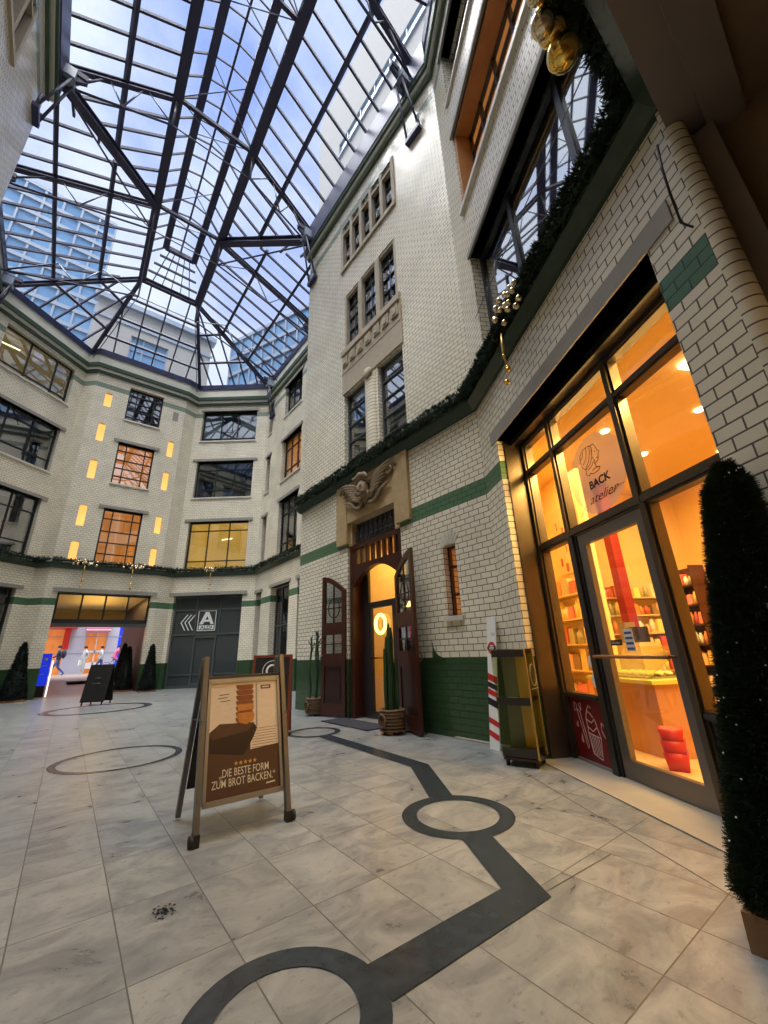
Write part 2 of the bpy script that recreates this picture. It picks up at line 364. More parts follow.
def text_mesh(name, s, size, material, parent, F, a, z, d, shear=0.0, bold=0.0, align='CENTER', sx=1.0, flip=False, rot=0.0, thick=0.0008):
    cu = bpy.data.curves.new('t', 'FONT'); cu.body = s; cu.size = size; cu.align_x = align; cu.shear = shear; cu.offset = bold
    cu.resolution_u = 3
    ob = bpy.data.objects.new('t', cu); COL.objects.link(ob)
    dg = bpy.context.evaluated_depsgraph_get(); me0 = bpy.data.meshes.new_from_object(ob.evaluated_get(dg))
    bpy.data.objects.remove(ob)
    m = MB(); c, sn = math.cos(rot), math.sin(rot)
    for p in me0.polygons:
        pts = []
        for vi in p.vertices:
            x, y = me0.vertices[vi].co.x*sx, me0.vertices[vi].co.y
            x, y = x*c-y*sn, x*sn+y*c
            pts.append(F(a+(-x if flip else x), d, z+y))
        m.poly(pts)
    bpy.data.meshes.remove(me0)
    return m.build(name, material, parent)

# ------------------------------------------------------------------ plan of the court
P0 = (2.69, 0.0); P1 = (4.61, 3.25); P2 = (4.61, 9.12); P3 = (6.80, 9.12); P4 = (6.80, 17.8); P5 = (3.84, 20.15); P6 = (3.25, 19.9)
P7 = (-0.55, 19.9); P8 = (-0.98, 20.28); P9 = (-3.95, 17.8); P10 = (-3.95, 9.12); P11 = (-2.45, 9.12); P12 = (-2.45, 3.25); P13 = (-0.5, 0.0)
RING = [P0, P1, P2, P3, P4, P5, P6, P7, P8, P9, P10, P11, P12, P13]
FA = Frame(P0, P1); FB = Frame(P1, P2); FBr = Frame(P2, P3); FC = Frame(P3, P4); FD = Frame(P4, P5); FDe = Frame(P5, P6)
FE = Frame(P6, P7); FEf = Frame(P7, P8); FF = Frame(P8, P9); FH = Frame(P9, P10); FHr = Frame(P10, P11); FG = Frame(P11, P12); FK = Frame(P12, P13); FN = Frame(P13, P0)
TOP = 14.9

# floor of the court, shop and passage
m = MB()
m.poly([(-12, -6, 0), (12, -6, 0), (12, 21.6, 0), (-12, 21.6, 0)])
fl = m.build('floor', M['floor'], None, 'structure')

# windows --------------------------------------------------------------
wn = [0]; tn = [0]
def trim(F, s0, s1, d0, d1, z0, z1, material=None):
    tn[0] += 1
    return MB().fbox(F, s0, s1, d0, d1, z0, z1).build('trim_%d' % tn[0], material or M['lintel'], None, 'structure')
def window(F, s0, s1, z0, z1, depth=0.16, cols=(0.5,), rows=(), fw=0.06, bw=0.045, frame='win', glass='glass', room='room', roomd=0.9, lamp=None, sill=True, lint=True, lext=0.12, blinds=None, rows_part=None):
    wn[0] += 1
    w = thing('window_%d' % wn[0], F((s0+s1)/2, depth, z0), kind='structure')
    iw = w.matrix_world.inverted() if False else None
    o = Vector(F((s0+s1)/2, depth, z0))
    def B(mb, name, material): return shift(mb, o).build(name, material, w)
    m = MB(); W, H = s1-s0, z1-z0
    m.fbox(F, s0, s0+fw, depth, depth+0.07, z0, z1); m.fbox(F, s1-fw, s1, depth, depth+0.07, z0, z1)
    m.fbox(F, s0+fw, s1-fw, depth, depth+0.07, z0, z0+fw); m.fbox(F, s0+fw, s1-fw, depth, depth+0.07, z1-fw, z1)
    B(m, 'window_frame', M[frame])
    m = MB()
    for c in cols: a = s0+W*c; m.fbox(F, a-bw/2, a+bw/2, depth+0.005, depth+0.065, z0+fw, z1-fw)
    for r in rows: z = z0+H*r; m.fbox(F, s0+fw, s1-fw, depth+0.002, depth+0.06, z-bw/2, z+bw/2)
    if m.f: B(m, 'glazing_bars', M[frame])
    g = MB(); g.poly([F(s0+fw/2, depth+0.04, z0+fw/2), F(s1-fw/2, depth+0.04, z0+fw/2), F(s1-fw/2, depth+0.04, z1-fw/2), F(s0+fw/2, depth+0.04, z1-fw/2)])
    B(g, 'pane', M[glass])
    if room:
        d0 = 0.42; r_ = MB(); e = 0.12
        c0, c1, y0, y1 = s0-e, s1+e, z0-e, z1+e; d1 = d0+roomd
        r_.poly([F(c0, d1, y0), F(c1, d1, y0), F(c1, d1, y1), F(c0, d1, y1)])
        r_.poly([F(c0, d0, y0), F(c0, d1, y0), F(c0, d1, y1), F(c0, d0, y1)]); r_.poly([F(c1, d0, y0), F(c1, d1, y0), F(c1, d1, y1), F(c1, d0, y1)])
        r_.poly([F(c0, d0, y0), F(c1, d0, y0), F(c1, d1, y0), F(c0, d1, y0)]); r_.poly([F(c0, d0, y1), F(c1, d0, y1), F(c1, d1, y1), F(c0, d1, y1)])
        B(r_, 'room_lining', M[room])
    if blinds:
        for (b0, b1, q0, q1) in blinds:
            b_ = MB(); b_.fbox(F, s0+W*b0, s0+W*b1, depth+0.10, depth+0.112, z0+H*q0, z0+H*q1); B(b_, 'blind', M['curtain'])
    if lamp:
        for (a, q) in lamp:
            l_ = MB(); l_.tube([F(s0+W*a-0.28, 0.75, z0+H*q), F(s0+W*a+0.28, 0.95, z0+H*q)], 0.03, 8); B(l_, 'lamp_tube', M['tube'])
    if sill:
        b_ = MB(); b_.fbox(F, s0-0.04, s1+0.04, -0.05, depth, z0-0.07, z0); B(b_, 'window_sill', M['cream'])
    if lint: trim(F, s0-lext, s1+lext, -0.05, 0.2, z1, z1+0.13)
    return w
def shift(mb, o):
    o = Vector(o); mb.v = [(v[0]-o.x, v[1]-o.y, v[2]-o.z) for v in mb.v]; return mb

# ------------------------------------------------------------------ wall A: the shop front and the storeys above
sL, sR = 3.24, 0.46      # left and right jamb of the shop opening (s along wall A)
LZ = 3.86
A_holes = [(sR, sL, -0.01, LZ), (0.30, 3.22, 5.02, 7.32), (0.30, 3.22, 8.48, 10.5), (0.30, 3.22, 11.6, 13.3)]
wall('wall_shopfront', FA, 0, TOP, A_holes, th=0.36, s0=0.055)
trim(FA, 0.22, 3.40, -0.015, 0.36, LZ, 4.05)
m = MB(); m.tube([FA(3.30, -0.03, 6.10), FA(0.25, -0.03, 6.10)], 0.007, 6); o = m.build('guard_wire', M['rod'], origin=FA(1.8, -0.03, 6.1)); tag(o, 'thin steel wire stretched across the dark window above the garland', 'wire')
trim(FA, 0.24, 3.26, -0.04, 0.3, 7.32, 7.42, M['lintel'])
trim(FA, 0.24, 3.26, -0.06, 0.3, 8.38, 8.48, M['cream'])
trim(FA, 0.24, 3.26, -0.05, 0.3, 10.5, 10.6, M['lintel'])
window(FA, 0.30, 3.22, 5.02, 7.32, depth=0.16, cols=(0.23, 0.65), rows=(), fw=0.07, bw=0.08, frame='win', glass='mirrorglass', room='room', roomd=1.4, sill=False, lint=False)
window(FA, 0.30, 3.22, 8.48, 10.5, depth=0.30, cols=(0.2, 0.4, 0.6, 0.8), rows=(0.72,), fw=0.10, bw=0.05, frame='win', room='lit', roomd=1.6, sill=False, lint=False)
m = MB(); m.fbox(FA, 3.14, 3.22, 0.02, 0.30, 8.48, 10.5); m.fbox(FA, 0.30, 0.38, 0.02, 0.30, 8.48, 10.5); m.fbox(FA, 0.38, 3.14, 0.02, 0.30, 10.42, 10.5)
tn[0] += 1; m.build('trim_%d' % tn[0], M['woodorange'], None, 'structure')
window(FA, 0.30, 3.22, 11.6, 13.3, depth=0.28, cols=(0.25, 0.5, 0.75), rows=(0.6,), fw=0.09, bw=0.05, room='room', sill=True, lint=True)
# bullnose brick corner between wall A and the passage
m = MB(); c = Vector((2.760, 0.036, 0)); n = 16; r = 0.075
ring = []
for i in range(n+1):
    a = R(149) + R(130)*i/n
    ring.append((c.x+r*math.cos(a), c.y+r*math.sin(a), a*r))
for i in range(n):
    (x0, y0, u0), (x1, y1, u1) = ring[i], ring[i+1]
    m.poly([(x0, y0, 0), (x1, y1, 0), (x1, y1, 4.7), (x0, y0, 4.7)], [(0.05, 0), (0.06, 0), (0.06, 4.7), (0.05, 4.7)], True)
tn[0] += 1; m.build('trim_%d' % tn[0], M['brick_plain'], None, 'structure')

# shop front joinery, set back in the reveal ------------------------------------------
GD = 0.38   # depth of the glass plane
sf = thing('shop_front', FA(1.9, GD, 0), 'bronze framed shop front with glass door between glazed brick piers on the right', 'shop front')
sfo = Vector(FA(1.9, GD, 0))
def SB(mb, name, material, parent=None): return shift(mb, sfo).build(name, material, parent or sf)
m = MB()
m.fbox(FA, 3.225, 3.46, 0.09, GD+0.12, 0, 3.86)          # left jamb casing (return face visible)
SB(m, 'jamb_casing', M['bronze'])
m = MB(); m.fbox(FA, 0.36, 0.475, 0.09, GD+0.12, 0, 3.86); SB(m, 'jamb_casing', M['bronze'])
m = MB(); m.fbox(FA, 0.475, 3.225, 0.2, GD+0.1, 3.78, 3.86); SB(m, 'head_casing', M['black'])
def vbar(s, z0, z1, w=0.10, mt='bronze'):
    m = MB(); m.fbox(FA, s-w/2, s+w/2, GD-0.03, GD+0.07, z0, z1); m.fbox(FA, s-w*0.28, s+w*0.28, GD-0.055, GD-0.03, z0, z1); SB(m, 'mullion', M[mt])
def hbar(z, s0, s1, w=0.09, mt='bronze'):
    m = MB(); m.fbox(FA, s0, s1, GD-0.028, GD+0.068, z-w/2, z+w/2); m.fbox(FA, s0, s1, GD-0.05, GD-0.028, z-w*0.28, z+w*0.28); SB(m, 'transom', M[mt])
vbar(3.20, 0, 3.78, 0.10); vbar(2.56, 2.27, 3.78, 0.10); vbar(1.50, 2.27, 3.78, 0.11); vbar(0.53, 0, 3.78, 0.10)
vbar(2.53, 0, 2.27, 0.15, 'darkmetal'); vbar(1.46, 0, 2.27, 0.10, 'bronze')
hbar(3.36, 0.5, 3.2, 0.085); hbar(2.31, 0.5, 3.2, 0.11); hbar(3.76, 0.5, 3.2, 0.07)
hbar(0.64, 2.6, 3.2, 0.05); hbar(0.64, 0.5, 1.42, 0.06, 'darkmetal')
m = MB(); m.fbox(FA, 2.60, 3.15, GD-0.01, GD+0.04, 0.03, 0.61); pn = SB(m, 'base_panel', M['darkred']); pn['label'] = 'dark red panel with piping bag and cupcake drawings'
m = MB(); m.fbox(FA, 2.60, 3.15, GD-0.03, GD+0.03, 0.0, 0.035); SB(m, 'base_rail', M['alu'])
m = MB(); m.fbox(FA, 0.58, 1.41, GD-0.01, GD+0.04, 0.0, 0.61); SB(m, 'base_panel', M['darkmetal'])
for (a, b, z0, z1) in ((2.61, 3.15, 3.40, 3.73), (1.555, 2.51, 3.40, 3.73), (0.58, 1.445, 3.40, 3.73), (2.61, 3.15, 2.365, 3.32), (1.555, 2.51, 2.365, 3.32), (0.58, 1.445, 2.365, 3.32), (2.60, 3.15, 0.66, 2.26), (0.58, 1.41, 0.67, 2.26)):
    m = MB(); m.fbox(FA, a-0.01, b+0.01, GD+0.015, GD+0.02, z0-0.01, z1+0.01); SB(m, 'pane', M['shopglass'])
# line drawings on the red panel
def lines(strokes, a0, z0, k, d, w=0.006):
    m = MB()
    for st in strokes:
        pts = [FA(a0-x*k, d, z0+y*k) for x, y in st]
        for p, q in zip(pts, pts[1:]): m.bar(p, q, w, 0.0015, up=FA.b)
    return m
cup = [[(0.36, 0.42), (0.42, 0.08), (0.66, 0.02), (0.72, 0.38), (0.36, 0.42)], [(0.36, 0.42), (0.38, 0.52), (0.52, 0.46), (0.66, 0.55), (0.72, 0.38)], [(0.38, 0.52), (0.36, 0.66), (0.50, 0.60), (0.62, 0.68), (0.66, 0.55)],
       [(0.36, 0.66), (0.42, 0.80), (0.52, 0.76), (0.58, 0.70)], [(0.42, 0.80), (0.50, 0.90), (0.56, 0.86)]] + [[(0.40+i*0.05, 0.40), (0.44+i*0.045, 0.07)] for i in range(6)]
bag = [[(0.10, 0.80), (0.02, 0.76), (0.04, 0.92), (0.12, 0.88), (0.10, 0.80), (0.28, 0.14), (0.32, 0.20), (0.20, 0.76), (0.10, 0.80)], [(0.18, 0.90), (0.26, 0.92), (0.24, 0.78), (0.18, 0.90)], [(0.02, 0.50), (0.07, 0.48), (0.06, 0.58), (0.02, 0.50)],
       [(0.10, 0.24), (0.16, 0.22), (0.14, 0.36), (0.10, 0.24)], [(0.86, 0.40), (0.78, 0.50), (0.80, 0.64), (0.88, 0.58)]]
x = lines(cup+bag, 3.10, 0.07, 0.54, GD-0.013, 0.007); SB(x, 'drawing', M['chalkpink'], None)
# the door leaf
dr = thing('door_1', FA(2.44, GD, 0), kind='structure'); dro = Vector(FA(2.44, GD, 0))
m = MB(); D0, D1 = GD-0.02, GD+0.035
m.fbox(FA, 2.33, 2.445, D0, D1, 0.015, 2.25); m.fbox(FA, 1.515, 1.60, D0, D1, 0.015, 2.25); m.fbox(FA, 1.60, 2.33, D0, D1, 2.14, 2.25); m.fbox(FA, 1.60, 2.33, D0, D1, 0.015, 0.17)
shift(m, dro).build('door_frame', M['doorgrey'], dr)
m = MB(); m.fbox(FA, 1.59, 2.34, GD+0.005, GD+0.01, 0.16, 2.15); shift(m, dro).build('pane', M['shopglass'], dr)
m = MB(); m.tube([FA(2.46, GD-0.09, 1.035), FA(1.54, GD-0.09, 1.035)], 0.016, 10); m.tube([FA(2.40, GD-0.09, 1.035), FA(2.40, GD-0.02, 1.035)], 0.01); m.tube([FA(1.56, GD-0.09, 1.035), FA(1.56, GD-0.02, 1.035)], 0.01)
shift(m, dro).build('door_handle', M['woodorange'], dr)
m = MB(); m.fbox(FA, 2.14, 2.29, GD-0.002, GD+0.002, 1.13, 1.18); st_ = shift(m, dro).build('door_sticker', M['black'], dr)
m = MB(); m.fbox(FA, 1.98, 2.09, GD-0.002, GD+0.002, 1.08, 1.27); shift(m, dro).build('door_sticker', M['white'], dr)
m = MB()
for i in range(4): m.fbox(FA, 1.99, 2.08, GD-0.004, GD-0.003, 1.09+i*0.045, 1.11+i*0.045)
shift(m, dro).build('opening_hours', M['cloth_blue'], dr)
t = text_mesh('sticker_text', 'Drücken', 0.03, M['white'], None, FA, 2.215, 1.145, GD-0.004, flip=True); t.data.transform(Matrix.Translation(-dro)); t.parent = dr
# white flower stickers at the edge of the left pane
def flower(a, z, r):
    m = MB()
    for k in range(6):
        c = (a+r*0.55*math.cos(k*math.pi/3), z+r*0.55*math.sin(k*math.pi/3)); m.poly([FA(c[0]+r*0.42*math.cos(t*math.pi/4), GD+0.010, c[1]+r*0.42*math.sin(t*math.pi/4)) for t in range(8)])
    SB(m, 'flower_sticker', M['white'])
flower(2.66, 0.98, 0.07); flower(2.65, 0.80, 0.08)
# frosted disc with head drawing and lettering
dm, nt, b_ = new_mat('frosted_decal'); N_ = nt.nodes; L_ = nt.links
tr_ = N_.new('ShaderNodeBsdfTransparent'); df_ = N_.new('ShaderNodeBsdfDiffuse'); df_.inputs[0].default_value = (0.80, 0.78, 0.74, 1); mx_ = N_.new('ShaderNodeMixShader'); mx_.inputs[0].default_value = 0.45
L_.new(tr_.outputs[0], mx_.inputs[1]); L_.new(df_.outputs[0], mx_.inputs[2]); L_.new(mx_.outputs[0], N_['Material Output'].inputs[0]); N_.remove(b_)
DC = (1.98, 2.80); m = MB(); m.poly([FA(DC[0]+0.42*math.cos(R(a)), GD+0.012, DC[1]+0.42*math.sin(R(a))) for a in range(0, 360, 8)]); SB(m, 'frosted_disc', dm)
head = [[(0.02, 0.62), (0.05, 0.85), (0.22, 0.97), (0.42, 1.0), (0.60, 0.96), (0.80, 0.93), (0.86, 0.80), (0.90, 0.66), (0.98, 0.58), (0.90, 0.52), (0.90, 0.44), (0.86, 0.34), (0.72, 0.30), (0.70, 0.14), (0.88, 0.10), (0.80, 0.02), (0.52, 0.0), (0.40, 0.08), (0.30, 0.02), (0.18, 0.14), (0.22, 0.28), (0.08, 0.40), (0.02, 0.62)],
        [(0.12, 0.50), (0.30, 0.60), (0.40, 0.80), (0.42, 1.0)], [(0.20, 0.32), (0.42, 0.48), (0.54, 0.72), (0.60, 0.96)], [(0.22, 0.28), (0.46, 0.36), (0.62, 0.56), (0.68, 0.80), (0.66, 0.94)], [(0.30, 0.22), (0.52, 0.28), (0.66, 0.40)], [(0.05, 0.72), (0.18, 0.76), (0.24, 0.94)],
        [(0.66, 0.80), (0.62, 0.56), (0.70, 0.40), (0.66, 0.26)], [(0.50, 0.12), (0.70, 0.16), (0.88, 0.10)], [(0.76, 0.66), (0.84, 0.66)], [(0.78, 0.44), (0.88, 0.42)]]
x = lines(head, DC[0]+0.20, DC[1]+0.0, 0.32, GD+0.008, 0.008); SB(x, 'head_drawing', M['brown'])
t = text_mesh('shop_lettering', 'BACK', 0.12, M['black'], None, FA, DC[0]-0.02, DC[1]-0.14, GD+0.008, flip=True, bold=0.004); t.data.transform(Matrix.Translation(-sfo)); t.parent = sf
t = text_mesh('shop_lettering', 'atelier', 0.13, M['black'], None, FA, DC[0]-0.02, DC[1]-0.29, GD+0.008, flip=True, shear=0.5, sx=1.25); t.data.transform(Matrix.Translation(-sfo)); t.parent = sf
for st_ in ([(0, 0), (0.3, 0.25), (0.5, 0.3)], [(1.9, 0.25), (2.3, 0.42), (2.6, 0.40)]): x = lines([st_], DC[0]+0.36, DC[1]-0.36, 0.27, GD+0.008, 0.004); SB(x, 'flourish', M['black'])

# ---- shop interior, in the frame of wall A
m = MB(); S0, S1, E0, E1 = -1.6, 5.3, GD+0.14, 4.6
wi = MB(); wi.poly([FA(S0, E1, 0), FA(S1, E1, 0), FA(S1, E1, 3.95), FA(S0, E1, 3.95)]); wi.poly([FA(S1, E0, 0), FA(S1, E1, 0), FA(S1, E1, 3.95), FA(S1, E0, 3.95)]); wi.poly([FA(S0, E0+1.0, 0), FA(S0, E1, 0), FA(S0, E1, 3.95), FA(S0, E0+1.0, 3.95)])
wi.poly([FA(3.47, E0, 0), FA(S1, E0, 0), FA(S1, E0, 3.95), FA(3.47, E0, 3.95)])
wi.build('wall_shop_interior', M['shopwall'], None, 'structure')
ci = MB(); ci.poly([FA(S0, E0, 3.95), FA(S1, E0, 3.95), FA(S1, E1, 3.95), FA(S0, E1, 3.95)]); ci.build('ceiling_shop', M['shopceil'], None, 'structure')
fi = MB(); fi.fbox(FA, S0, S1, E0, E1, 0.004, 0.012); fi.build('floor_shop', M['shopfloor'], None, 'structure')
spots = [(1.9, 1.1), (3.0, 1.5), (1.2, 2.0), (2.4, 2.4), (3.6, 2.6), (0.6, 3.2), (2.0, 3.6), (3.4, 3.8), (0.3, 1.3)]
for i, (a, d) in enumerate(spots):
    m = MB(); m.lathe([(0.0, 0), (0.05, 0), (0.06, 0.02)], FA(a, d, 3.925), 16)
    o = shift(m, FA(a, d, 3.925)).build('ceiling_downlight', M['downlight']); o.location = FA(a, d, 3.925); tag(o, 'small round downlight glowing in the shop ceiling', 'ceiling light', 'shop ceiling downlights')
m = MB(); m.fbox(FA, 1.55, 1.67, 1.4, 1.95, 3.90, 3.945); o = m.build('ceiling_lamp', M['downlight'], origin=FA(1.6, 1.7, 3.9)); tag(o, 'rectangular white strip lamp on the shop ceiling seen through upper right pane', 'ceiling light')
m = MB(); m.fbox(FA, 4.62, 4.78, 2.5, 2.66, 0.012, 3.94); o = m.build('column', M['redcol'], origin=FA(4.7, 2.58, 0)); tag(o, 'slim dark red column inside the shop behind the door', 'column')
m = MB(); m.fbox(FA, 2.2, 2.7, 3.9, 4.0, 1.5, 2.6); o = m.build('wall_banner', M['redcol'], origin=FA(2.45, 3.95, 1.5)); tag(o, 'dark red banner inside the shop near the cone tree', 'banner')
# shelf rack behind the left pane, with packs
packcols = [(0.85, 0.75, 0.55), (0.75, 0.30, 0.10), (0.85, 0.65, 0.25), (0.90, 0.85, 0.75), (0.55, 0.12, 0.08), (0.30, 0.20, 0.12), (0.80, 0.50, 0.30), (0.45, 0.42, 0.25), (0.9, 0.8, 0.3), (0.85, 0.25, 0.25)]
PM = [mat('pack_%d' % i, c, 0.4, var=0.25, vscale=25) for i, c in enumerate(packcols)]
def shelf_unit(a0, a1, d0, d1, zs, label, top, gap=0.11, ph=(0.16, 0.26), group='packs', lab2='pack', material='shelf', FA=FA):
    o0 = FA((a0+a1)/2, (d0+d1)/2, 0); sh = thing('shelf_rack', o0, label, 'shelf rack')
    for z in zs:
        m = MB(); m.fbox(FA, a0, a1, d0, d1, z-0.02, z); shift(m, o0).build('shelf_board', M[material], sh)
    for a in (a0, a1-0.02):
        m = MB(); m.fbox(FA, a, a+0.02, d0, d1, 0, top); shift(m, o0).build('side_panel', M[material], sh)
    m = MB(); m.fbox(FA, a0, a1, d1-0.01, d1+0.01, 0, top); shift(m, o0).build('back_panel', M[material], sh)
    k = 0
    for z in zs:
        a = a0+0.04
        while a < a1-0.10:
            w = gap*rnd.uniform(0.8, 1.35); h = rnd.uniform(*ph); dd = rnd.uniform(0.06, 0.16)
            if a+w > a1-0.02: break
            q = MB(); c = (a+w/2, d0+0.02+dd/2)
            if rnd.random() < 0.6:
                q.hexa([FA(a, d0+0.02, z), FA(a+w*0.92, d0+0.02, z), FA(a+w*0.92, d0+0.02+dd, z), FA(a, d0+0.02+dd, z), FA(a+0.008, d0+0.03, z+h), FA(a+w*0.92-0.008, d0+0.03, z+h), FA(a+w*0.92-0.008, d0+0.01+dd, z+h), FA(a+0.008, d0+0.01+dd, z+h)])
            else:
                r = w*0.42; q.lathe([(0, 0), (r, 0), (r, h*0.72), (r*0.55, h*0.85), (r*0.55, h), (0, h)], FA(a+w/2, d0+0.02+r, z), 12)
            ob = q.build('goods_pack', rnd.choice(PM), origin=FA(*c, z)); tag(ob, lab2, 'pack', group)
            a += w+0.01; k += 1
    return sh
shelf_unit(4.0, 5.2, 1.35, 1.62, (0.42, 0.80, 1.16, 1.52, 1.88), 'cream shelf rack of baking goods behind the left shop pane', 2.15, group='baking packs on the rack behind the left pane', lab2='colourful baking pack on the rack behind the left shop pane', gap=0.15, ph=(0.18, 0.30))
FR_ = Frame(FA(5.0, 4.4, 0)[:2], FA(5.0, 1.8, 0)[:2])
shelf_unit(0.1, 2.4, 0.0, 0.26, (0.35, 0.70, 1.0, 1.3, 1.6, 1.9), 'long shelf rack of colourful packs on the inner side wall of the shop', 2.2, group='packs on the long rack in the shop', lab2='small pack on the long rack on the inner side wall of the shop', gap=0.10, ph=(0.14, 0.24), FA=FR_)
shelf_unit(3.25, 3.72, 2.45, 2.66, (0.35, 0.6, 0.85, 1.1, 1.35, 1.6, 1.85), 'dark rack of red and yellow sweets seen through the right of the door', 2.1, group='sweets on the dark rack', lab2='small sweets tub on the dark rack in the shop', gap=0.07, ph=(0.11, 0.17), material='wood')
shelf_unit(2.8, 4.7, 4.3, 4.55, (0.5, 0.9, 1.3, 1.7), 'back wall rack of packs behind the right shop pane', 2.0, group='packs on the back wall rack', lab2='small pack on the back wall rack of the shop', gap=0.14, ph=(0.18, 0.3))
# posters above the rack
o0 = FA(4.5, 1.6, 2.3); ps = thing('wall_poster', o0, 'framed poster with red leaf shapes above the shop rack behind left pane', 'poster')
m = MB(); m.fbox(FA, 4.15, 4.85, 1.60, 1.615, 2.25, 3.35); shift(m, o0).build('sheet', mat('poster_cream', (0.75, 0.52, 0.30), 0.5), ps)
m = MB()
for k in range(14):
    a = 4.22+0.56*rnd.random(); z = 2.33+0.94*rnd.random(); t_ = rnd.random()*3; r = 0.065
    m.poly([FA(a+r*math.cos(q)*(1.0 if i % 2 else 0.55)*math.cos(t_), 1.595, z+r*math.sin(q)*1.2) for i, q in enumerate([j*math.pi/4 for j in range(8)])])
shift(m, o0).build('leaf_print', mat('print_red', (0.35, 0.10, 0.05), 0.5), ps)
# partition carrying poster
MB().fbox(FA, 3.98, 5.28, 1.64, 1.70, 0.0, 3.94).build('wall_shop_partition', M['shopwall'], None, 'structure')
# counter with sloped display, tray of pastries, red baskets
o0 = FA(3.2, 1.4, 0); ct = thing('display_counter', o0, 'shop counter with sloped glass display behind the door', 'counter')
m = MB(); m.fbox(FA, 2.80, 3.85, 1.15, 1.75, 0.012, 0.72); shift(m, o0).build('counter_body', mat('counter_tan', (0.50, 0.24, 0.10), 0.25), ct)
m = MB(); m.fbox(FA, 2.76, 3.89, 1.10, 1.8, 0.72, 0.76); shift(m, o0).build('counter_top', mat('counter_lime', (0.62, 0.62, 0.16), 0.3), ct)
m = MB(); m.hexa([FA(2.9, 1.15, 0.76), FA(3.80, 1.15, 0.76), FA(3.80, 1.17, 0.76), FA(2.9, 1.17, 0.76), FA(2.9, 1.70, 1.10), FA(3.80, 1.70, 1.10), FA(3.80, 1.72, 1.09), FA(2.9, 1.72, 1.09)]); shift(m, o0).build('sloped_glass', M['acrylic'], ct)
o1 = FA(3.3, 1.43, 0.76); m = MB(); m.fbox(FA, 2.95, 3.65, 1.24, 1.62, 0.765, 0.78); tr = m.build('pastry_tray', M['alu'], origin=o1); tag(tr, 'flat tray of pale round pastries on the shop counter', 'tray')
for i in range(6):
    for j in range(3):
        m = MB(); c = FA(3.02+i*0.11, 1.31+j*0.12, 0.80); m.sphere((0, 0, 0), 0.045, 10, 6, (1, 1, 0.6)); ob = m.build('pastry', mat('pastry', (0.88, 0.80, 0.55), 0.6) if i+j == 0 else bpy.data.materials['pastry']); ob.location = (c[0], c[1], 0.807); tag(ob, 'small pale round pastry on the tray in the shop', 'pastry', 'pastries on the counter tray')
for k in range(3):
    m = MB(); z = 0.012+k*0.10; c = FA(2.52, 0.98, z); m.lathe([(0.0, 0.0), (0.11, 0.0), (0.14, 0.15), (0.125, 0.15), (0.10, 0.012), (0, 0.012)], (0, 0, 0), 4); ob = m.build('shopping_basket', M['red']); ob.location = c; ob.rotation_euler = (0, 0, R(15)); tag(ob, 'red plastic shopping basket stacked beside the shop counter', 'basket', 'stacked red baskets')
m = MB(); m.fbox(FA, 4.15, 4.65, 2.2, 2.5, 0.012, 1.15); o = m.build('side_cabinet', M['shelf'], origin=FA(4.4, 2.3, 0)); tag(o, 'cream cabinet behind the shop counter', 'cabinet')
for i, (a, w, h) in enumerate(((4.18, 0.18, 0.22), (4.42, 0.14, 0.30))):
    m = MB(); m.fbox(FA, a, a+w, 2.25, 2.42, 1.15, 1.15+h); m.fbox(FA, a+0.03, a+w-0.03, 2.23, 2.25, 1.2, 1.15+h-0.05); o = m.build('coffee_machine', [M['black'], M['alu']][i], origin=FA(a, 2.3, 1.15)); tag(o, ['small black coffee machine on the cream cabinet', 'silver coffee machine on the cream cabinet'][i], 'coffee machine')

